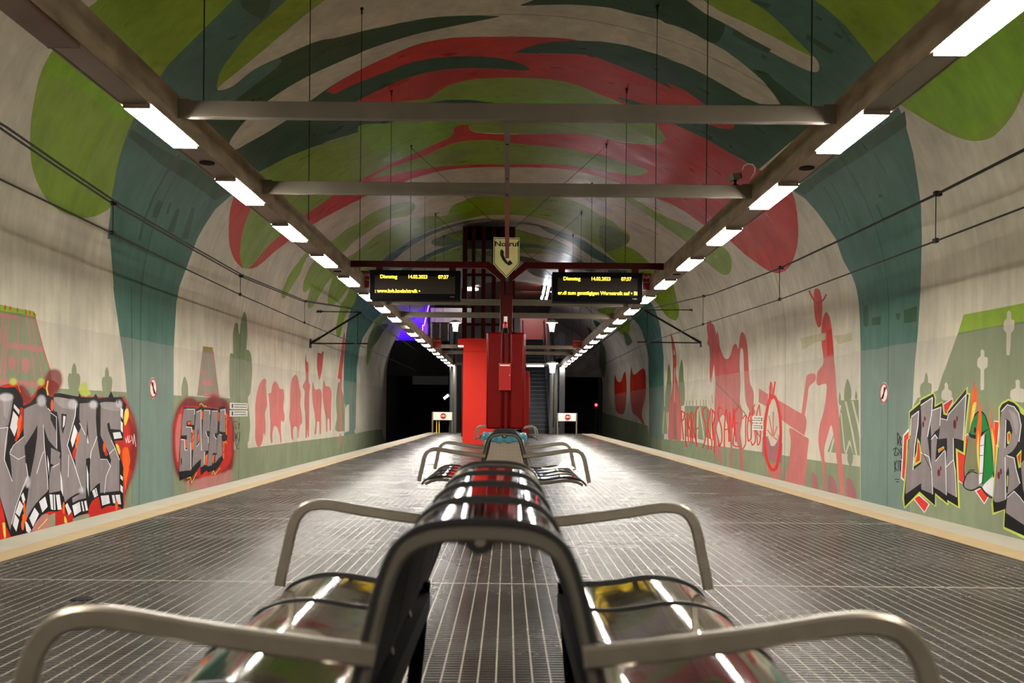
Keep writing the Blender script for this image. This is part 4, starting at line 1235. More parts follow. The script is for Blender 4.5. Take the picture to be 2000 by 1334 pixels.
# ------------------------------------------------------------------ lighting channels, luminaires, cross-beams
ZR0, ZR1 = HC + 2.055, HC + 2.29
RX = {'left': (-2.62, -2.41), 'right': (2.365, 2.575)}
K0, DK = 0.00262, 0.00109
HALF = 0.000265
def fixture_y(i):
    return (K0 + DK * i) * F
YR0, YR1 = -8.9, 0.0243 * F
rails = {}
for side in ('left', 'right'):
    x0, x1 = RX[side]
    t = thing('light_channel', ((x0 + x1) / 2, YR0, ZR0), 'long stained steel lighting channel hanging over the %s edge of the platform' % side, 'lighting channel', None)
    rails[side] = t
    xi, xo = (x1, x0) if side == 'left' else (x0, x1)
    si = 1 if side == 'left' else -1
    MB().box(min(xi, xi - si * 0.012), max(xi, xi - si * 0.012), YR0, YR1, ZR0 - 0.005, ZR1).build('inner_side_panel', M['rail_side'], t)
    MB().box(min(xo, xo + si * 0.012), max(xo, xo + si * 0.012), YR0, YR1, ZR0 - 0.004, ZR1).build('outer_side_panel', M['rail_side'], t)
    MB().box(x0 + 0.012, x1 - 0.012, YR0, YR1, ZR1 - 0.02, ZR1).build('top_panel', M['rail_panel'], t)
    # blind panels between the luminaires
    for i in range(-8, 20):
        ya, yb = fixture_y(i) + HALF * F + 0.01, fixture_y(i + 1) - HALF * F - 0.01
        if i == 19: yb = YR1
        if ya < YR0: continue
        p = MB().box(x0 + 0.012, x1 - 0.012, ya, yb, ZR0, ZR0 + 0.015).build('blind_panel', M['rail_panel'], t)
rng = random.Random(3)
lum = None
for side in ('left', 'right'):
    x0, x1 = RX[side]
    for i in range(-6, 20):
        if side == 'left' and i == 9: continue
        y = fixture_y(i); h = HALF * F
        if lum is None:
            lum = thing('strip_light', ((x0 + x1) / 2, y, ZR0), 'x', 'ceiling light', 'strip lights set in the two channels')
            MB().box(x0 + 0.016, x1 - 0.016, y - h + 0.012, y + h - 0.012, ZR0 - 0.025, ZR0 + 0.004).build('diffuser', M['light'], lum)
            f = MB()
            f.box(x0 + 0.012, x0 + 0.022, y - h, y + h, ZR0 + 0.004, ZR0 + 0.03); f.box(x1 - 0.022, x1 - 0.012, y - h, y + h, ZR0 + 0.004, ZR0 + 0.03)
            f.box(x0 + 0.014, x1 - 0.014, y - h, y - h + 0.012, ZR0 - 0.027, ZR0 + 0.03); f.box(x0 + 0.014, x1 - 0.014, y + h - 0.012, y + h, ZR0 - 0.027, ZR0 + 0.03)
            f.build('frame', M['rail_panel'], lum)
            o = lum
        else:
            o = copy_tree(lum)
        o.location = ((x0 + x1) / 2, y, ZR0)
        o['label'] = 'lit rectangular strip light recessed in the %s-hand channel' % side
        o['group'] = 'lit strip lights of the %s-hand channel' % side
        if i == 0 and side == 'left':
            o['label'] = 'unlit, paint-smeared strip light at the upper left corner of the photo'; del o['group']
            for ch in [c for c in bpy.data.objects if c.parent == o and c.name.startswith('diffuser')]:
                ch.data = ch.data.copy(); ch.data.materials[0] = simple('unlit_smeared_diffuser', (116, 92, 74), 0.3, scale=3, col2=(92, 48, 30))
        if i == 19: o['label'] = 'smallest, farthest lit strip light of the %s-hand channel' % side; del o['group']
        if i < 0: o['label'] = 'lit strip light of the %s-hand channel, nearer than the photo edge' % side; o['group'] = 'strip lights of the %s-hand channel outside the photo' % side
# the lead luminaire was moved to the first place: put its geometry back at the first left spot

def disc(name, mat, x, y, z, r, label, cat, group=None, h=0.008):
    o = MB().lathe([(r, 0), (r, h), (r * 0.8, h)], (0, 0, 0), 24).build(name, mat)
    o.location = (x, y, z)
    return tag(o, label, cat, group)
for side in ('left', 'right'):
    x0, x1 = RX[side]
    for j, i in enumerate((1, 4, 10, 16)):
        yy = (fixture_y(i) + fixture_y(i + 1)) / 2
        o = disc('loudspeaker_grille', M['black'], (x0 + x1) / 2, yy, ZR0 - 0.006, 0.062,
             'round black loudspeaker grille in the %s-hand channel, %s' % (side, ['nearest the camera', 'second nearest the camera', 'above the far half of the platform', 'close to the platform end'][j]), 'loudspeaker', 'loudspeaker grilles in the channels')

def beam_at(name, k, z0, z1, mat, label, xl=None, xr=None):
    y = k * F
    xl = RX['left'][1] if xl is None else xl; xr = RX['right'][0] if xr is None else xr
    t = thing(name, (0, y, z0), label, 'beam')
    MB().box(xl + 0.012, xr - 0.012, y - 0.03, y + 0.03, z0, z1).build('beam_body', mat, t, bevel=0.004)
    for x, s in ((xl, 1), (xr, -1)):
        MB().box(min(x, x + s * 0.09), max(x, x + s * 0.09), y - 0.036, y - 0.03, z0 - 0.01, z1 + 0.01).build('end_plate', mat, t)
    return t
BZ0, BZ1 = HC + 2.125, HC + 2.245
labels = ['nearest grey cross-beam between the two lighting channels', 'second grey cross-beam from the camera, with the camera box on it',
          'grey cross-beam just below the two black displays', 'grey cross-beam below the one under the displays, in front of the lift shaft',
          'grey cross-beam level with the small red signs', 'grey cross-beam just beyond the small red signs', 'farthest grey cross-beam, at the end of the channels']
for k, lb in zip((0.00373, 0.00502, 0.01015, 0.0115, 0.0170, 0.0187, 0.0231), labels):
    beam_at('cross_beam', k, BZ0, BZ1, M['beam'], lb)
# centre runner under the first beams
t = thing('centre_runner', (-0.02, 0.00373 * F, BZ0), 'narrow bolted grey bar along the middle, with a pinkish far end', 'bar')
yb1, yb2, yb3 = 0.00373 * F + 0.03, 0.00502 * F, 0.0070 * F
MB().box(-0.042, 0.002, yb1, yb2 + 0.01, BZ0 - 0.012, BZ0 + 0.03).build('grey_bar', M['beam'], t)
tag(MB().box(-0.046, 0.004, yb2 + 0.01, yb3, BZ0 - 0.014, BZ0 + 0.02).build('red_bar', simple('faded_red_bar', (150, 74, 66), 0.5, noise=0.15), t), 'faded pinkish red end of the bar')
for y in (yb1 + 0.5, yb1 + 1.55, yb1 + 2.15):
    MB().lathe([(0.011, -0.018), (0.011, 0.0)], (-0.02, y, BZ0), 10).build('bolt', M['black'], t)

# ------------------------------------------------------------------ suspension rods and cross stays
xs = {'left': -2.515, 'right': 2.47}
ks = [0.0042 + 0.00222 * i for i in range(8)]
words = ['nearest', 'second nearest', 'third nearest', 'fourth nearest', 'fifth nearest', 'sixth nearest', 'seventh nearest', 'farthest']
for side in ('left', 'right'):
    for k, w in zip(ks, words):
        x = xs[side]; y = k * F; zt = vault_height(x)
        t = thing('suspension_rod', (x, y, ZR1), 'thin dark rod hanging the %s-hand channel from the vault, %s of its row' % (side, w), 'rod', 'rods from the vault to the channels')
        MB().tube([(x, y, ZR1 - 0.01), (x, y, zt - 0.03)], 0.006, 6).build('rod', M['wire'], t)
        MB().lathe([(0.02, -0.10), (0.012, -0.05), (0.03, -0.02), (0.03, 0.0)], (x, y, zt), 8).build('anchor', M['wire'], t)
for k, w in ((ks[4], 'behind the second grey beam'), (ks[6], 'above the lift shaft')):
    for s, d in ((1, 'falling to the right'), (-1, 'falling to the left')):
        xa = xs['left'] if s > 0 else xs['right']; xb = xs['right'] if s > 0 else xs['left']
        y = k * F + s * 0.02
        tag(MB().tube([(xa, y, vault_height(xa) - 0.06), (xb, y, ZR1 - 0.005)], 0.006, 6).build('cross_stay', M['wire'], origin=(xa, y, ZR1)),
            'thin diagonal stay wire %s, %s' % (d, w), 'wire', 'cross stays under the vault')

# ------------------------------------------------------------------ overhead line
def on_plane(px, py, x):
    a, b = unroll(px, py)
    k = x / a
    return Vector((x, k * F, HC + b * k))
def line_run(px_pts, x, extra_near=None):
    pts = [on_plane(px, py, x) for px, py in px_pts]
    if extra_near:
        d = (pts[0] - pts[1]).normalized()
        pts.insert(0, Vector((x, 0.5, pts[0].z + 0.02)))
    pts.append(Vector((x, 58.0, pts[-1].z + 0.03)))
    return pts
XW = {'left': -5.05, 'right': 4.95}
mess = {'left': line_run([(0, 250), (110, 325), (220, 398), (345, 470), (470, 540), (590, 588), (692, 604)], XW['left'], True),
        'right': line_run([(2000, 292), (1827, 380), (1670, 455), (1520, 525), (1390, 575), (1258, 606)], XW['right'], True)}
cont = {'left': line_run([(0, 350), (110, 403), (220, 456), (345, 517), (470, 576), (600, 633), (688, 668)], XW['left'], True),
        'right': line_run([(2000, 405), (1827, 471), (1670, 530), (1523, 585), (1400, 625), (1268, 668)], XW['right'], True)}
for side in ('left', 'right'):
    for j, dx in enumerate((0, 0.05)):
        pts = [p + Vector((dx, 0, dx * 0.35)) for p in mess[side]]
        tag(MB().tube(pts, 0.013, 7).build('messenger_wire', M['wire'], origin=pts[0]),
            'thick upper overhead line wire on the %s side, %s of its pair' % (side, ('lower', 'upper')[j]), 'overhead wire', 'thick upper overhead wires')
    tag(MB().tube(cont[side], 0.011, 7).build('contact_wire', M['wire'], origin=cont[side][0]), 'thin lower contact wire over the %s track' % side, 'overhead wire')
def interp_line(pts, y):
    for a, b in zip(pts[:-1], pts[1:]):
        if a.y <= y <= b.y:
            return a.lerp(b, (y - a.y) / (b.y - a.y))
    return pts[-1]
for side, pxs in (('left', (220, 470, 596)), ('right', (1827, 1523, 1374))):
    for j, px in enumerate(pxs):
        y = on_plane(px, 500, XW[side]).y
        a, b = interp_line(mess[side], y), interp_line(cont[side], y)
        t = thing('dropper', b, 'short vertical dropper between the %s overhead wires, %s' % (side, ['nearest the camera', 'in the middle', 'next to the wall bracket'][j]), 'dropper', 'droppers of the overhead line')
        MB().tube([a, b], 0.006, 6).build('dropper_rod', M['wire'], t)
        MB().box(a.x - 0.02, a.x + 0.06, y - 0.03, y + 0.03, a.z - 0.02, a.z + 0.035).build('clamp', M['wire'], t)
        MB().box(b.x - 0.02, b.x + 0.02, y - 0.04, y + 0.04, b.z - 0.02, b.z + 0.03).build('clamp', M['wire'], t)
def insulator(mb_parent, p, d, name='insulator'):
    d = d.normalized()
    m = MB()
    for i in range(5):
        c = p + d * (0.05 + i * 0.07)
        m.tube([c - d * 0.012, c + d * 0.012], 0.055, 10)
    m.tube([p, p + d * 0.42], 0.025, 8)
    return m.build(name, M['wire'], mb_parent)
# wall brackets (cantilevers)
for side, y, wall, sgn in (('left', 0.0172 * F, -6.63, 1), ('right', 0.0182 * F, 6.86, -1)):
    mz, cz_ = interp_line(mess[side], y).z, interp_line(cont[side], y).z
    tip = Vector((XW[side] + sgn * 0.12, y, mz - 0.02))
    root = Vector((wall, y, cz_ + 0.02)); rt2 = Vector((wall, y, mz))
    t = thing('catenary_bracket', root, 'black triangular wall bracket holding the overhead wires on the %s wall' % side, 'wall bracket')
    MB().tube([root, tip], 0.035, 10).build('strut', M['wire'], t)
    MB().tube([rt2, tip], 0.016, 8).build('top_rod', M['wire'], t)
    MB().tube([root + Vector((sgn * 0.1, 0, 0)), Vector((XW[side] + sgn * 0.35, y, cz_ + 0.03))], 0.022, 8).build('registration_arm', M['wire'], t)
    MB().tube([Vector((XW[side], y, mz)), Vector((XW[side], y, cz_ + 0.03))], 0.01, 6).build('dropper_rod', M['wire'], t)
    insulator(t, root, tip - root); insulator(t, rt2, tip - rt2)
    MB().box(min(wall - sgn * 0.1, wall + sgn * 0.02), max(wall - sgn * 0.1, wall + sgn * 0.02), y - 0.12, y + 0.12, root.z - 0.15, root.z + 0.15).build('wall_plate', M['wire'], t)

# ------------------------------------------------------------------ red pillar with arms, sign, displays
KP = 0.00783
YP = KP * F
def px_pt(px, py, y=None):
    return at(px, py, YP if y is None else y)
ZA0, ZA1 = px_pt(830, 523).z, px_pt(830, 511).z
XC = px_pt(989, 600).x
t = thing('red_pillar', (XC, YP, 0), 'dark red steel pillar that forks into a Y under the lighting channels', 'pillar')
MB().box(XC - 0.095, XC + 0.095, YP - 0.06, YP + 0.06, 0, px_pt(989, 577).z).build('post', M['deep_red'], t, bevel=0.01)
za, zb = px_pt(989, 577).z, ZA1
fk = 0.105
for s, nm in ((-1, 'left'), (1, 'right')):
    xa = XC + s * 0.035
    xe = RX['left'][1] if s < 0 else RX['right'][0]
    zf = px_pt(989, 548).z
    poly = [(XC + s * 0.035, za), (XC + s * 0.095, za), (XC + s * 0.095, zf), (XC + s * 0.32, ZA0), (xe, ZA0), (xe, ZA1), (XC + s * 0.27, ZA1), (XC + s * 0.035, zf + 0.05)]
    MB().prism(poly, YP - 0.045, YP + 0.045).build('arm', M['deep_red'], t)
sg = thing('emergency_call_sign', (px_pt(989, 500).x, YP - 0.08, px_pt(989, 543).z), 'pale yellow pointed sign reading Notruf with a black telephone receiver', 'sign')
def poly_px(pts, y=YP): return [(px_pt(a, b, y).x, px_pt(a, b, y).z) for a, b in pts]
ys = YP - 0.085
outer = poly_px([(964, 463), (1015, 464.5), (1014, 516), (989, 543), (963, 515)], ys)
MB().prism(outer, ys, ys + 0.03).build('sign_board', M['sign_yellow'], sg)
inner1 = poly_px([(965.5, 464.8), (1013.6, 466), (1012.6, 515.4), (989, 541), (964.5, 514.4)], ys)
inner2 = poly_px([(966.7, 466), (1012.4, 467.2), (1011.4, 515), (989, 539.3), (965.8, 514)], ys)
m = MB()
for i in range(5):
    j = (i + 1) % 5
    q = [inner1[i], inner1[j], inner2[j], inner2[i]]
    m.prism(q, ys - 0.003, ys - 0.0005)
m.build('border', M['ink'], sg)
pc = px_pt(989.5, 482.5, ys - 0.004)
text('lettering', 'Notruf', 0.108, M['ink'], sg, (pc.x, ys - 0.003, px_pt(989.5, 481, ys).z), 'CENTER', 0.001, 0.002, 1.22)
hs = poly_px([(979, 487), (976.8, 492), (977.2, 498), (981, 507), (987, 514), (993, 518.3), (996, 518), (1001.5, 514.5), (996.5, 508.5), (993, 510), (991.8, 513), (986.5, 504), (983.3, 497.5), (984.5, 494.5), (983, 489)], ys)
MB().prism(hs, ys - 0.003, ys - 0.0005).build('receiver_symbol', M['ink'], sg)
for (a, b) in ((990.5, 502), (990.3, 526)):
    p = px_pt(a, b, ys); MB().lathe([(0.006, -0.004), (0.006, 0.001)], (p.x, ys - 0.001, p.z), 8, 'y').build('rivet', M['ink'], sg)

def display(px0, py0, px1, py1, lines, hang, label):
    a, b = px_pt(px0, py0), px_pt(px1, py1)
    x0, x1, z1, z0 = a.x, b.x, a.z, b.z
    y0, y1 = YP - 0.14, YP + 0.14
    sc = y0 / YP
    cx = (x0 + x1) / 2
    x0, x1 = x0 * sc, x1 * sc
    z0, z1 = HC + (z0 - HC) * sc, HC + (z1 - HC) * sc
    t = thing('display_board', ((x0 + x1) / 2, YP, z0), label, 'display board')
    MB().box(x0, x1, y0, y1, z0, z1).build('casing', M['black'], t, bevel=0.008)
    W_, H_ = x1 - x0, z1 - z0
    MB().box(x0 + W_ * 0.058, x1 - W_ * 0.058, y0 - 0.004, y0 + 0.01, z0 + H_ * 0.2, z1 - H_ * 0.2).build('screen', M['glass_dark'], t)
    for nm, s, fx, fz, sx in lines:
        text(nm, s, H_ * 0.165, M['led'], t, (x0 + W_ * fx, y0 - 0.006, z0 + H_ * fz), 'LEFT', 0.001, 0.0016, sx)
    text('maker_mark', 'aesys', H_ * 0.075, M['rail_panel'], t, (x0 + W_ * 0.885, y0 - 0.001, z0 + H_ * 0.09), 'LEFT', 0.001)
    for hx in hang:
        p = px_pt(hx, 525)
        MB().box(p.x - 0.05, p.x + 0.05, YP - 0.05, YP + 0.05, z1 - 0.01, ZA0 + 0.01).build('hanger', M['deep_red'], t)
display(722, 527, 899, 586, [('weekday_text', 'Dienstag', 0.115, 0.72, 1.0), ('date_text', '14.02.2023', 0.42, 0.72, 0.92), ('time_text', '07:37', 0.755, 0.72, 0.95),
        ('message_text', ': www.kvb.koeln/streik \u2022', 0.06, 0.235, 0.94)], (742, 884), 'left black display board showing date, time and www.kvb.koeln/streik')
display(1079, 531, 1255, 590, [('weekday_text', 'Dienstag', 0.12, 0.72, 1.0), ('date_text', '14.02.2023', 0.425, 0.72, 0.92), ('time_text', '07:37', 0.76, 0.72, 0.95),
        ('message_text', 'er.di zum ganzt\u00e4gigen Warnstreik auf \u2022 Bi', 0.062, 0.235, 0.98)], (1097, 1240), 'right black display board whose message mentions a Warnstreik')

# red Nothalt signs
M['sign_red'] = simple('red_sign_face', (150, 22, 24), 0.35)
def nothalt(px, py0, py1, k, wid, label):
    y = k * F
    a, b = at(px, py0, y), at(px, py1, y)
    t = thing('emergency_stop_sign', (a.x, y, b.z), label, 'sign')
    MB().box(a.x - wid / 2, a.x + wid / 2, y - 0.012, y + 0.012, b.z, a.z).build('sign_board', M['sign_red'], t)
    h = a.z - b.z
    text('lettering', 'Nothalt', wid * 0.27, M['white'], t, (a.x, y - 0.014, a.z - h * 0.3), 'CENTER', 0.001)
    text('lettering', 'emergency stop', wid * 0.11, M['white'], t, (a.x, y - 0.014, a.z - h * 0.55), 'CENTER', 0.001)
    MB().box(a.x - wid * 0.46, a.x + wid * 0.46, y - 0.014, y - 0.012, b.z + 0.004, b.z + 0.012).build('white_line', M['white'], t)
    MB().box(a.x - 0.01, a.x + 0.01, y - 0.01, y + 0.01, a.z, ZR0 + 0.03 if a.z < ZR0 else a.z + 0.02).build('hanger', M['wire'], t)
nothalt(722, 529, 564, 0.0086, 0.29, 'red Nothalt sign half hidden behind the left display board')
nothalt(1255, 534, 568, 0.0086, 0.29, 'red Nothalt sign half hidden behind the right display board')
nothalt(853, 661, 681, 0.0165, 0.30, 'small far red Nothalt sign under the left-hand channel')
nothalt(1127, 662, 681, 0.0165, 0.30, 'small far red Nothalt sign under the right-hand channel')

# dark red emergency cabinet on the pillar
yf = YP - 0.40
s = yf / YP
def pz(py, y): return at(989, py, y).z
cx0, cx1 = at(950, 740, yf).x, at(1027, 740, yf).x
cz1, cz0 = pz(649, yf), pz(838, yf)
cab = thing('emergency_cabinet', ((cx0 + cx1) / 2, YP, cz0), 'tall dark red ribbed cabinet mounted on the red pillar', 'cabinet')
xm = (cx0 + cx1) / 2
MB().box(cx0 + 0.02, cx1 - 0.005, yf + 0.06, YP - 0.062, cz0 + 0.03, cz1 - 0.01).build('housing', M['dark_red'], cab, bevel=0.02)
for s_, nm in ((-1, 'l'), (1, 'r')):
    xa, xb = (cx0, xm - 0.055) if s_ < 0 else (xm + 0.055, cx1 - 0.02)
    MB().box(xa, xb, yf, yf + 0.08, cz0, cz1).build('front_rib', M['dark_red'], cab, bevel=0.03)
MB().box(xm - 0.03, xm + 0.03, yf + 0.03, yf + 0.065, cz0 + 0.01, cz1 - 0.01).build('centre_channel', M['dark_red'], cab, bevel=0.008)
plate = MB().box(at(974, 740, yf).x, at(998, 740, yf).x, yf - 0.02, yf + 0.03, pz(763, yf), pz(709, yf)).build('cover_plate', M['plate_red'], cab, bevel=0.006)
px_l, px_r = at(974, 740, yf).x, at(998, 740, yf).x
for xx in (px_l + 0.015, px_r - 0.015):
    for zz in (pz(763, yf) + 0.02, pz(709, yf) - 0.02):
        MB().lathe([(0.007, -0.005), (0.007, 0.003)], (xx, yf - 0.021, zz), 8, 'y').build('screw', M['steel'], plate)
MB().box(px_l + 0.02, px_r - 0.02, yf - 0.023, yf - 0.02, pz(713.5, yf) - 0.01, pz(713.5, yf) + 0.008).build('label_strip', M['white'], plate)
MB().lathe([(0.012, -0.02), (0.012, 0.0)], (xm + 0.05, yf - 0.02, pz(733, yf)), 10, 'y').build('keyhole', M['steel'], plate)
MB().box(xm + 0.07, xm + 0.14, yf + 0.0, yf + 0.06, cz1 - 0.02, cz1 + 0.0).build('lid_catch', M['black'], cab)
# beacon on top
bx = at(987, 640, YP - 0.2)
bc = thing('warning_beacon', (bx.x, YP - 0.2, cz1 - 0.01), 'red warning beacon on a black foot standing on the dark red cabinet', 'beacon')
MB().lathe([(0.055, 0), (0.05, 0.05), (0.03, 0.1)], (bx.x, YP - 0.2, cz1 - 0.01), 16).build('foot', M['black'], bc)
MB().lathe([(0.034, 0.09), (0.036, 0.13), (0.03, 0.17), (0.012, 0.19)], (bx.x, YP - 0.2, cz1 - 0.01), 16).build('lens', M['plate_red'], bc)
tagp = MB().box(bx.x - 0.025, bx.x + 0.03, YP - 0.068, YP - 0.061, pz(631, YP), pz(619, YP)).build('number_plate', M['white'], t)

# ------------------------------------------------------------------ bright red-orange kiosk and neighbours
YK = 0.92 / 62.5 * F
ka, kb = at(905, 661, YK), at(978, 661, YK)
kk = thing('orange_red_kiosk', ((ka.x + kb.x) / 2, YK + 0.5, 0), 'bright orange-red slab-sided kiosk left of the dark red cabinet', 'kiosk')
MB().box(ka.x, kb.x, YK, YK + 1.1, 0, at(905, 687, YK).z).build('body', M['orange_red'], kk)
MB().box(ka.x, kb.x, YK - 0.004, YK + 1.1, at(905, 687, YK).z + 0.006, ka.z).build('head_panel', M['orange_red'], kk)
MB().box(ka.x - 0.16, ka.x, YK + 0.1, YK + 1.1, ka.z - 0.2, ka.z).build('canopy', M['orange_red'], kk)
MB().box(ka.x - 0.15, ka.x - 0.02, YK + 0.14, YK + 0.4, ka.z - 0.215, ka.z - 0.2).build('canopy_light', M['lamp_white'], kk)

YI = 30.0
ia, ib = at(1020, 725, YI), at(1034, 725, YI)
ik = thing('information_pillar', ((ia.x + ib.x) / 2, YI, 0), 'narrow red information column right of the dark red cabinet', 'information column')
MB().box(ia.x, ib.x, YI, YI + 0.5, 0.05, ia.z).build('body', M['dark_red'], ik, bevel=0.02)
MB().box(ib.x, ib.x + 0.03, YI + 0.1, YI + 0.3, 1.1, 2.1).build('side_box', M['plate_red'], ik)

# waste bin
YB = 9.2
b0, b1 = at(946, 860, YB).x, at(1024, 860, YB).x
bcx, br = (b0 + b1) / 2, (b1 - b0) / 2
zt_ = at(989, 850, YB).z
bn = thing('waste_bin', (bcx, YB, 0), 'perforated steel waste bin lined with a teal bag behind the second bench', 'waste bin')
MB().box(bcx - br, bcx + br, YB - br * 0.8, YB + br * 0.8, 0.09, zt_ - 0.03).build('perforated_body', M['mesh'], bn, bevel=0.03)
MB().box(bcx - br * 0.7, bcx + br * 0.7, YB - br * 0.5, YB + br * 0.5, 0, 0.09).build('base', M['black'], bn)
m = MB()
rr = random.Random(5)
loop = []
n = 48
def bag_pt(k, f, dz):
    a = 2 * math.pi * k / n
    c, s_ = math.cos(a), math.sin(a)
    r = (abs(c) ** 4 + abs(s_) ** 4) ** -0.25
    return (bcx + c * r * br * f, YB + s_ * r * br * 0.8 * f, zt_ + dz)
rings = []
for f, dz in ((0.8, -0.06), (0.86, 0.012), (1.0, 0.02), (1.10, 0.005), (1.12, -0.03), (1.09, -0.065)):
    rings.append([m.bm.verts.new(bag_pt(k, f * (1 + 0.035 * math.sin(k * 2.7 + f * 9)), dz + 0.012 * math.sin(k * 1.9 + dz * 60))) for k in range(n)])
for r0, r1 in zip(rings[:-1], rings[1:]):
    for k in range(n):
        m.bm.faces.new((r0[k], r0[(k + 1) % n], r1[(k + 1) % n], r1[k]))
bag = m.build('bag_rim', M['teal_bag'], bn)

# ------------------------------------------------------------------ benches
ARCH = [(0.205, 0.44), (0.18, 0.50), (0.162, 0.55), (0.146, 0.62), (0.131, 0.685), (0.116, 0.728), (0.098, 0.752), (0.070, 0.766), (0.03, 0.772)]
ARCH_F = [(-x, z) for x, z in ARCH] + [(x, z) for x, z in ARCH[::-1]]
SEAT = [(0.20, 0.452), (0.26, 0.437), (0.34, 0.442), (0.42, 0.455), (0.48, 0.455), (0.53, 0.445), (0.57, 0.425), (0.595, 0.395)]
ARM = [(0.135, 0.605), (0.25, 0.618), (0.37, 0.635), (0.46, 0.65), (0.505, 0.652), (0.54, 0.643), (0.563, 0.62), (0.578, 0.585), (0.592, 0.52), (0.607, 0.45), (0.612, 0.42)]
def smooth2(pts, m=4):
    out = []
    for i in range(len(pts) - 1):
        p0, p1, p2, p3 = pts[max(i - 1, 0)], pts[i], pts[i + 1], pts[min(i + 2, len(pts) - 1)]
        for j in range(m):
            u = j / m
            out.append(tuple(0.5 * ((2 * p1[c]) + (-p0[c] + p2[c]) * u + (2 * p0[c] - 5 * p1[c] + 4 * p2[c] - p3[c]) * u * u + (-p0[c] + 3 * p1[c] - 3 * p2[c] + p3[c]) * u ** 3) for c in (0, 1)))
    out.append(pts[-1])
    return out
def offset_curve(pts, d):
    out = []
    for i, p in enumerate(pts):
        a, b = pts[max(i - 1, 0)], pts[min(i + 1, len(pts) - 1)]
        tx, tz = b[0] - a[0], b[1] - a[1]; l = math.hypot(tx, tz)
        out.append((p[0] + tz / l * d, p[1] - tx / l * d))
    return out
def sheet(pts, y0, y1, th):
    m = MB(); o = offset_curve(pts, th)
    rows = []
    ny = 5
    for q in (pts, o):
        rows.append([[m.bm.verts.new((p[0], y0 + (y1 - y0) * j / ny, p[1])) for p in q] for j in range(ny + 1)])
    A, B = rows
    n = len(pts)
    for j in range(ny):
        for i in range(n - 1):
            m.bm.faces.new((A[j][i], A[j][i + 1], A[j + 1][i + 1], A[j + 1][i]))
            m.bm.faces.new((B[j][i], B[j + 1][i], B[j + 1][i + 1], B[j][i + 1]))
        m.bm.faces.new((A[j][0], A[j + 1][0], B[j + 1][0], B[j][0])); m.bm.faces.new((A[j][-1], B[j][-1], B[j + 1][-1], A[j + 1][-1]))
    for i in range(n - 1):
        m.bm.faces.new((A[0][i], B[0][i], B[0][i + 1], A[0][i + 1])); m.bm.faces.new((A[-1][i], A[-1][i + 1], B[-1][i + 1], B[-1][i]))
    return m
def make_bench(label):
    t = thing('double_bench', (0, 0, 0), label, 'bench', None)
    L_ = 1.385; nb = 4; bay = L_ / nb
    arch = smooth2(ARCH_F, 4)
    seat = smooth2(SEAT, 4)
    inner = [(x, z) for x, z in arch if z > 0.47]
    for i in range(nb):
        y0, y1 = i * bay + 0.008, (i + 1) * bay - 0.008
        bp_ = sheet(inner, y0, y1, 0.0025).build('backrest_panel', M['mirror'], t)
        sheet([(x * 0.975, z - 0.004) for x, z in inner], y0, y1, 0.004).build('shade_sheet', M['black'], bp_)  # black sheet added inside each mirror panel, standing in for its dark reflection
        for s in (-1, 1):
            pts = [(s * x, z) for x, z in seat]
            sheet(pts, y0, y1, 0.0025 * s).build('seat_panel', M['mirror'], t)
    for i in range(nb + 1):
        y = i * bay
        if 0 < i < nb:
            MB().bar([(x, y, z + 0.001) for x, z in offset_curve(inner, -0.001)], 0.010, 0.008, up=(0, 1, 0)).build('backrest_rib', M['black_rib'], t)
        for s in (-1, 1):
            MB().bar([(s * x, y, z + 0.001) for x, z in seat], 0.009 if 0 < i < nb else 0.014, 0.007, up=(0, 1, 0)).build('seat_rib', M['black_rib'], t)
            MB().bar([(s * x, y, z - 0.024) for x, z in smooth2(SEAT[:-1], 2)], 0.022, 0.032, up=(0, 1, 0)).build('seat_bearer', M['frame_grey'], t)
    for i, y in enumerate((-0.004, L_ + 0.004)):
        af = MB().bar([(x, y, z - 0.010) for x, z in arch], 0.024, 0.018, up=(0, 1, 0)).build('arch_frame', M['frame_grey'], t)
        MB().bar([(x, y + (-0.008 if i == 0 else 0.008), z + 0.004) for x, z in offset_curve(arch, -0.002)], 0.010, 0.006, up=(0, 1, 0)).build('edge_trim', M['black_rib'], af)
        c = [(0.015 * math.cos(a), y, 0.754 + 0.015 * math.sin(a)) for a in np.linspace(math.pi, 2 * math.pi, 9)]
        MB().bar([(-0.022, y, 0.764)] + c + [(0.022, y, 0.764)], 0.010, 0.006, up=(0, 1, 0)).build('hook_bracket', M['black_rib'], af)
        MB().lathe([(0.007, -0.008), (0.007, 0.008)], (0, y, 0.752), 12, 'y').build('bolt', M['steel'], af)
        for s in (-1, 1):
            yy = y - 0.018 if i == 0 else y + 0.018
            MB().bar([(s * x, yy, z) for x, z in smooth2(ARM, 5)], 0.03, 0.018, up=(0, 1, 0)).build('armrest', M['arm'], t)
            MB().bar([(s * 0.2, y, 0.44), (s * 0.215, y, 0.25), (s * 0.235, y, 0.03)], 0.04, 0.03, up=(0, 1, 0)).build('leg', M['black'], t)
            MB().box(min(s * 0.17, s * 0.33), max(s * 0.17, s * 0.33), y - 0.04, y + 0.04, 0.0, 0.03).build('foot_plate', M['black'], t, bevel=0.004)
    for s in (-1, 1):
        MB().box(min(s * 0.18, s * 0.23), max(s * 0.18, s * 0.23), 0.0, L_, 0.36, 0.41).build('support_beam', M['black'], t)
    return t
bench = make_bench('nearest polished steel double-sided bench, blurred in the foreground')
bench.location = (-0.034, 0.000672 * F, 0)
def dup_bench(x, y, label):
    c = copy_tree(bench); c.location = (x, y, 0); c['label'] = label
    return c
dup_bench(-0.02, 0.0037 * F, 'middle double-sided bench with the waste bin behind it')
dup_bench(-0.01, 0.0098 * F, 'farthest double-sided bench, mostly hidden behind the red cabinet')

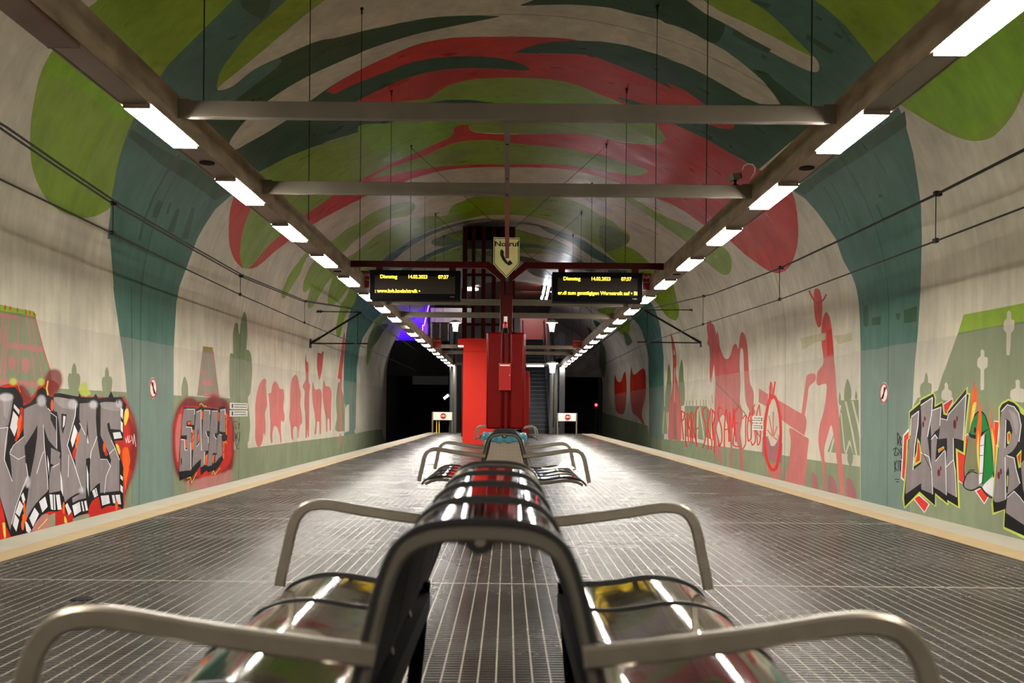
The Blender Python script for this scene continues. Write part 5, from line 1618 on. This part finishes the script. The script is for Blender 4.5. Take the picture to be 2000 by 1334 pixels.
# crumpled napkin on the second bench
m = MB()
rr = random.Random(11)
P = at(1090, 908, 0.0042 * F)
n1, n2 = 9, 7
g = [[m.bm.verts.new((P.x - 0.13 + 0.26 * i / n1 + rr.uniform(-.008, .008), P.y - 0.07 + 0.14 * j / n2 + rr.uniform(-.01, .01), 0.462 + max(0, 0.05 * math.exp(-((i - 6) ** 2) / 5 - ((j - 3) ** 2) / 6)) + rr.uniform(0, .008))) for j in range(n2 + 1)] for i in range(n1 + 1)]
for i in range(n1):
    for j in range(n2):
        m.bm.faces.new((g[i][j], g[i + 1][j], g[i + 1][j + 1], g[i][j + 1]))
tag(m.build('paper_napkin', M['white'], origin=(P.x, P.y, 0.46)), 'crumpled pale napkin left on the right seat of the middle bench', 'napkin')
tag(MB().lathe([(0.05, 0), (0.05, 0.003), (0.042, 0.004)], (0, 0, 0), 20).build('floor_cover', M['black'], origin=(0, 0, 0)), 'small dark round cover in the floor left of the nearest bench', 'cover')
fc = [o for o in bpy.data.objects if o.name.startswith('floor_cover')][0]
q = unroll(160, 1170); kk_ = -HC / q[1]; fc.location = (q[0] * kk_, kk_ * F, 0)

# ------------------------------------------------------------------ camera box on the second beam
yc = 0.00502 * F
cz = BZ1
cpos = at(1436, 362, yc)
cc = thing('surveillance_camera', (cpos.x, yc, cz), 'boxy surveillance camera with a curved white hose on the second grey beam', 'camera')
MB().lathe([(0.03, 0), (0.03, 0.008), (0.012, 0.012), (0.012, 0.045), (0.02, 0.05)], (cpos.x, yc, cz), 14).build('mount', M['black'], cc)
R_ = Matrix.Rotation(math.radians(28), 4, 'Y') 
m = MB().box(-0.07, 0.045, -0.035, 0.035, -0.03, 0.03)
bmesh.ops.transform(m.bm, matrix=Matrix.Translation((cpos.x, yc, cz + 0.085)) @ Matrix.Rotation(math.radians(-18), 4, 'Y') @ Matrix.Rotation(math.radians(35), 4, 'Z'), verts=m.bm.verts)
m.build('camera_body', M['beam'], cc, bevel=0.004)
m = MB().box(0.045, 0.062, -0.03, 0.03, -0.025, 0.027)
bmesh.ops.transform(m.bm, matrix=Matrix.Translation((cpos.x, yc, cz + 0.085)) @ Matrix.Rotation(math.radians(-18), 4, 'Y') @ Matrix.Rotation(math.radians(35), 4, 'Z'), verts=m.bm.verts)
m.build('rear_plate', M['black'], cc)
hp = [at(a, b, yc + 0.03) for a, b in ((1450, 332), (1452, 325), (1460, 320), (1470, 321), (1475, 328), (1474, 338), (1466, 349))]
MB().tube([tuple(p) for p in hp], 0.006, 8).build('hose', M['white'], cc)

# ------------------------------------------------------------------ notices on the walls
def on_wall(px, py):
    s_, y = to_sy(px, py)
    return Vector((float(np.interp(s_, PS, PX)), y, float(np.interp(s_, PS, PZ))))
def wall_sign(name, c, w, h, th, mat, side, label, cat, group=None):
    x = c.x
    s = 1 if side == 'left' else -1
    t = thing(name, c, label, cat, group)
    MB().box(min(x, x + s * th), max(x, x + s * th), c.y - w / 2, c.y + w / 2, c.z - h / 2, c.z + h / 2).build('sign_board', mat, t)
    return t
for side, px, py, nm in (('left', 298.5, 758, 'left'), ('right', 1727, 768, 'right')):
    c = on_wall(px, py); s = 1 if side == 'left' else -1
    t = thing('no_entry_notice', c, 'small round white notice with a red ring on the %s teal band' % nm, 'sign')
    MB().lathe([(0.2, 0), (0.2, s * 0.006)], c, 28, 'x').build('sign_board', M['white'], t)
    ring = [(c.x + s * 0.009, c.y + 0.175 * math.cos(a), c.z + 0.175 * math.sin(a)) for a in np.linspace(0, 2 * math.pi, 29)[:-1]]
    MB().sweep(ring, [(-0.018, -0.002), (0.018, -0.002), (0.018, 0.003), (-0.018, 0.003)], True, up=(s, 0, 0)).build('red_ring', M['sign_red'], t)
    MB().tube([(c.x + s * 0.008, c.y - 0.04, c.z + 0.11), (c.x + s * 0.008, c.y, c.z - 0.02), (c.x + s * 0.008, c.y + 0.05, c.z - 0.1)], 0.014, 6).build('walking_figure', M['ink'], t)
    MB().tube([(c.x + s * 0.01, c.y - 0.12, c.z + 0.12), (c.x + s * 0.01, c.y + 0.12, c.z - 0.12)], 0.010, 6).build('slash', M['sign_red'], t)
for side, px, pys, tone in (('left', 465.5, (793, 807.5), ''), ('right', 1481, (819, 834), 'red-smeared ')):
    for j, py in enumerate(pys):
        c = on_wall(px, py); s = 1 if side == 'left' else -1
        w = abs(on_wall(px + 17, py).y - on_wall(px - 17, py).y) * (1.0 if side == 'left' else 0.62); h = 0.15 if side == 'left' else 0.175
        t = wall_sign('exit_direction_sign', c, w, h, 0.02, M['white'], side, '%s%s white direction sign of the pair on the %s wall' % (tone, ('upper', 'lower')[j], side), 'sign')
        xx = c.x + s * 0.021
        for q in range(2):
            rows = MB()
            zz = c.z + 0.034 - q * 0.062
            rr = random.Random(q + j * 3)
            yq = c.y - w * 0.28
            while yq < c.y + w * 0.4:
                wl = rr.uniform(0.05, 0.12)
                rows.box(min(xx, xx + s * 0.002), max(xx, xx + s * 0.002), yq, yq + wl, zz - 0.012, zz + 0.012); yq += wl + 0.035
            rows.build('text_line', M['ink'], t)
        MB().box(min(xx, xx + s * 0.002), max(xx, xx + s * 0.002), c.y - w * 0.42, c.y - w * 0.34, c.z - 0.05, c.z + 0.05).build('pictogram', M['ink'], t)

# ------------------------------------------------------------------ far end: lift shaft, lamps, escalators, gates, signals
YS = 34.0
def X_(px, y, py=700): return at(px, py, y).x
def Z_(py, y, px=990): return at(px, py, y).z
xa, xb = X_(902, YS), X_(1004, YS)
zt = vault_height(-1.5) - 0.12
sh = thing('lift_shaft', ((xa + xb) / 2, YS, 0), 'tall lift shaft of dark red steel bars and glass reaching up to the vault', 'lift shaft')
MB().box(xa, xb, YS, YS + 1.9, zt - 0.5, zt).build('head_frame', M['black'], sh)
for px0, px1 in ((902, 911), (920, 927), (939, 947), (959, 967), (978, 986), (996, 1004)):
    MB().box(X_(px0, YS), X_(px1, YS), YS - 0.05, YS + 0.09, 0, zt - 0.02).build('mullion', M['deep_red'], sh)
for z in (0.0, 2.1, Z_(637, YS), Z_(540, YS)):
    MB().box(xa, xb, YS - 0.02, YS + 0.05, z, z + 0.1).build('transom', M['deep_red'], sh)
for x in (xa + 0.05, xb - 0.05):
    MB().box(x - 0.05, x + 0.05, YS + 1.75, YS + 1.88, 0, zt - 0.02).build('rear_post', M['deep_red'], sh)
MB().box(xa + 0.1, xb - 0.05, YS + 0.1, YS + 0.12, 0.1, zt - 0.5).build('glass_front', M['glass'], sh)
MB().box(xa + 0.02, xa + 0.04, YS + 0.1, YS + 1.7, 0.1, zt - 0.5).build('glass_side', M['glass'], sh)
MB().box(xa + 0.25, xb - 0.25, YS + 0.4, YS + 1.6, 0.1, 2.3).build('lift_car', M['tile_grey'], sh)

def lamp_post(px, py_top, y, label, base=0.0):
    p = at(px, py_top, y)
    t = thing('lamp_post', (p.x, y, base), label, 'lamp post', None)
    MB().lathe([(0.09, 0), (0.09, 0.03), (0.085, 0.04), (0.085, p.z - base - 0.35), (0.03, p.z - base - 0.32)], (p.x, y, base), 16).build('post', M['column'], t)
    MB().lathe([(0.09, -0.34), (0.10, -0.2), (0.14, 0.0), (0.15, 0.02)], (p.x, y, p.z), 16).build('lamp_glass', M['lamp_white'], t)
    MB().lathe([(0.16, 0.02), (0.27, 0.03), (0.26, 0.07), (0.17, 0.09), (0.17, 0.12), (0.05, 0.16)], (p.x, y, p.z), 20).build('lamp_hood', M['white'], t)
lamp_post(889.5, 632, 40.0, 'lamp post with a lit head left of the lift shaft')
lamp_post(1078, 632, 39.4, 'lamp post with a lit head beside the escalator', 0.0)
wl = at(1079, 712, 38.6)
t = thing('lantern', (wl.x, 38.6, wl.z - 0.3), 'lit lantern below the head of the escalator-side lamp post', 'lantern')
MB().lathe([(0.09, -0.34), (0.14, 0.0), (0.15, 0.02)], wl, 16).build('lamp_glass', M['lamp_white'], t)
MB().lathe([(0.2, 0.02), (0.26, 0.04), (0.25, 0.08), (0.05, 0.12)], wl, 18).build('lamp_hood', M['white'], t)
MB().box(wl.x - 0.03, wl.x + 0.03, 38.6, 39.33, wl.z + 0.06, wl.z + 0.12).build('bracket', M['beam'], t)

def escalator(name, x0, x1, y0, y1, z0, z1, label, stepm, sidem, handm, steps, nosem=None):
    nosem = nosem or M['nosing']
    t = thing(name, ((x0 + x1) / 2, y0, z0), label, 'escalator')
    run, rise = (y1 - y0) / steps, (z1 - z0) / steps
    for i in range(steps):
        y, z = y0 + i * run, z0 + i * rise
        m = MB().box(x0 + 0.12, x1 - 0.12, y, y + run * 1.02, z, z + rise)
        st = m.build('step', stepm, t)
        MB().box(x0 + 0.12, x1 - 0.12, y - 0.02, y + 0.03, z + rise - 0.03, z + rise + 0.002).build('nosing', nosem, st)
    for x in (x0, x1 - 0.12):
        MB().prism([(y0 - 0.9, z0), (y0 - 0.9, z0 + 0.25), (y0, z0 + 0.3), (y1, z1 + 0.3), (y1 + 0.8, z1 + 0.25), (y1 + 0.8, z1 - 0.3), (y1, z1 - 0.3), (y0 + 0.5, z0)], x, x + 0.12, 'x').build('skirt', sidem, t)
        MB().prism([(y0 - 0.7, z0 + 0.25), (y0 - 0.85, z0 + 0.8), (y0 - 0.6, z0 + 0.95), (y0, z0 + 1.0), (y1, z1 + 1.0), (y1 + 0.6, z1 + 0.95), (y1 + 0.6, z1 + 0.25), (y1, z1 + 0.3), (y0, z0 + 0.3)], x + 0.05, x + 0.07, 'x').build('balustrade_glass', sidem, t)
        MB().bar([(x + 0.06, y0 - 0.6, z0 + 0.3), (x + 0.06, y0 - 0.85, z0 + 0.6), (x + 0.06, y0 - 0.78, z0 + 0.93), (x + 0.06, y0 - 0.5, z0 + 0.99), (x + 0.06, y0, z0 + 1.02), (x + 0.06, y1, z1 + 1.02), (x + 0.06, y1 + 0.6, z1 + 0.97)], 0.08, 0.05, up=(1, 0, 0)).build('handrail', handm, t)
    return t
M['esc_side'] = simple('blue_grey_escalator_side', (96, 104, 128), 0.2, metal=0.5)
escalator('escalator', 0.72, 1.98, 40.7, 48.8, 0.0, SL, 'dark escalator climbing to the concourse right of the red cabinet', M['rubber_step'], M['esc_side'], M['black'], 24)
pe = escalator('escalator', -6.4, -4.75, 52.0, 58.5, SL, SL + 3.2, 'purple-lit escalator on the upper level, upper left of the lift shaft', M['purple'], M['purple'], M['purple_glow'], 18, M['purple'])
area('purple_light', (-5.6, 51.6, 7.5), 1.2, 75, (0.48, 0.2, 1.0), (math.radians(62), 0, 0))
M['tube_light'] = emit('fluorescent_tube', (240, 244, 255), 14.0)
for j, (a, b) in enumerate((((1064, 560), (1058, 583)), ((1072, 560), (1066, 586)))):
    p, q = at(*a, 51.6), at(*b, 50.4)
    t = thing('tube_light', p, '%s of two slanting white tube lights above the escalator' % ('left', 'right')[j], 'tube light', 'tube lights over the escalator')
    MB().tube([p, q], 0.07, 8).build('tube', M['tube_light'], t)
    MB().tube([q + Vector((0, .1, 0)), (q.x, q.y + .1, 8.16)], 0.02, 6).build('hanger', M['black'], t)
lg = thing('lantern', at(1084, 575, 47.5), 'lit lantern peeking out left of the right display board', 'lantern')
MB().lathe([(0.12, -0.34), (0.16, 0.0), (0.16, 0.04)], at(1084, 572, 47.5), 16).build('lamp_glass', M['lamp_white'], lg)
MB().lathe([(0.26, 0.04), (0.3, 0.08), (0.05, 0.14)], at(1084, 572, 47.5), 16).build('lamp_hood', M['white'], lg)
MB().tube([at(1084, 570, 47.5), Vector((at(1084, 570, 47.5).x, 47.5, vault_height(at(1084, 570, 47.5).x)))], 0.03, 8).build('stem', M['black'], lg)
for j, (px, py) in enumerate(((930, 557), (931, 565))):
    p = at(px, py, 52.0)
    tag(MB().box(p.x - 0.09, p.x + 0.09, 52, 52.4, p.z, p.z + 0.05).build('ceiling_lamp', M['tube_light'], origin=p), '%s of two tiny lights seen through the lift glass' % ('upper', 'lower')[j], 'ceiling light', 'tiny lights behind the lift')
# balustrade along the concourse
bl = thing('concourse_railing', (-3.2, YW + 0.4, SL), 'grey panelled railing along the upper level behind the lift', 'railing')
for i in range(5):
    x = -4.2 + i * 0.45
    MB().box(x, x + 0.42, YW + 0.4, YW + 0.44, SL + 0.02, SL + 1.0).build('railing_panel', M['tile_grey'], bl)
MB().box(-4.25, -1.95, YW + 0.38, YW + 0.46, SL + 1.0, SL + 1.06).build('handrail', M['beam'], bl)

def gate(px0, px1, y, label, poles):
    t = thing('end_gate', ((X_(px0, y) + X_(px1, y)) / 2, y, 0), label, 'gate')
    x0, x1 = X_(px0, y), X_(px1, y)
    for x in (x0, x1):
        MB().box(x - 0.03, x + 0.03, y - 0.03, y + 0.03, 0, 0.93).build('gate_post', M['beam'], t)
    MB().box(x0, x1, y - 0.015, y + 0.015, 0.57, 0.92).build('gate_panel', M['white'], t)
    cx = (x0 + x1) / 2 + 0.03
    MB().lathe([(0.13, 0), (0.13, -0.012)], (cx, y - 0.015, 0.745), 24, 'y').build('warning_disc', M['sign_red'], t)
    m = MB(); m.box(cx - 0.10, cx - 0.02, y - 0.031, y - 0.027, 0.735, 0.765); m.box(cx + 0.03, cx + 0.10, y - 0.031, y - 0.027, 0.735, 0.765); m.box(cx - 0.015, cx + 0.015, y - 0.031, y - 0.027, 0.72, 0.8)
    m.build('disc_print', M['white'], t)
    for px in poles:
        MB().box(X_(px, y) - 0.02, X_(px, y) + 0.02, y + 0.1, y + 0.14, 0, 0.56).build('yellow_bar', simple('yellow_bar_paint', (226, 190, 60), 0.4), t)
        MB().box(X_(px, y) - 0.02, X_(px, y) + 0.02, y, y + 0.14, 0.5, 0.54).build('bar_bracket', M['beam'], t)
gate(846, 885, 40.2, 'low white-topped gate with a red disc at the left platform end', (853.5, 858.5))
gate(1090, 1127, 40.2, 'low white-topped gate with a red disc at the right platform end', ())
# columns at the platform end under the channels
for px, w, y, lb in ((884.5, 0.10, 40.6, 'slim grey column at the left platform end beside the gate'), (1087, 0.10, 40.6, 'slim grey column at the right platform end beside the gate')):
    t = thing('end_column', (X_(px, y), y, 0), lb, 'column')
    MB().box(X_(px, y) - w, X_(px, y) + w * 0.6, y, y + 0.15, 0, ZR0 + 0.05).build('column_shaft', M['column'], t, bevel=0.01)
    MB().box(X_(px, y) - w * 1.5, X_(px, y) + w * 1.4, y - 0.05, y + 0.2, 0, 0.28).build('column_base', M['column'], t)
# illuminated sign bar under the last beam
p0, p1 = at(1029, 715, 41.0), at(1062, 715, 41.0)
t = thing('light_box', ((p0.x + p1.x) / 2, 41.0, p0.z), 'thin glowing white light bar under the farthest beam, in front of the escalator', 'light bar')
MB().box(p0.x, p1.x, 41.0, 41.1, p0.z - 0.02, p0.z + 0.04).build('glowing_bar', M['tube_light'], t)
MB().box(p0.x, p1.x, 41.0, 41.12, p0.z + 0.04, BZ0).build('box', M['beam'], t)
def signal(px, py, y, r, label):
    p = at(px, py, y)
    t = thing('track_signal', (p.x, y, -0.9), label, 'signal')
    MB().lathe([(r, 0), (r * 0.9, -0.03), (r * 0.3, -0.05)], (p.x, y - 0.08, p.z), 14, 'y').build('red_lens', M['red_lamp'], t)
    MB().box(p.x - r * 2, p.x + r * 2, y - 0.08, y + 0.05, p.z - r * 4, p.z + r * 3).build('signal_head', M['black'], t)
    MB().box(p.x - 0.04, p.x + 0.04, y - 0.02, y + 0.04, -0.9, p.z - r * 3.9).build('mast', M['black'], t)
signal(1164, 791, 44.0, 0.065, 'red track signal glowing in front of the right tunnel mouth')
signal(885.5, 757, 52.0, 0.07, 'small red signal glowing inside the left tunnel mouth')
pA, pB = at(867, 778.5, 55.0), at(876, 771.5, 55.0)
t = thing('tunnel_light', pA, 'short slanting white light inside the dark left tunnel', 'tube light')
MB().tube([pA, pB], 0.07, 10).build('tube', M['tube_light'], t)
MB().tube([pB, (pB.x, pB.y, SL - 0.3)], 0.02, 6).build('hanger', M['black'], t)
cdm = at(1091, 703, 41.0)
t = thing('dome_camera', (cdm.x, 41.0, cdm.z), 'dark dome camera hanging by the far end of the right-hand channel', 'camera')
MB().lathe([(0.02, -0.16), (0.1, -0.13), (0.15, -0.05), (0.16, 0.04), (0.05, 0.1)], cdm, 16).build('dome', M['black'], t)
MB().box(cdm.x - 0.02, cdm.x + 0.02, 40.96, 41.04, cdm.z + 0.08, ZR1).build('stem', M['black'], t)
# daylight-like spill of the concourse lamps
area('concourse_light', (-2.6, 52.2, 8.0), 1.5, 180, (1.0, 0.97, 0.93), (0, 0, 0))
area('escalator_light', (1.4, 53.5, 7.9), 1.2, 110, (1.0, 0.93, 0.85), (math.radians(25), 0, 0))
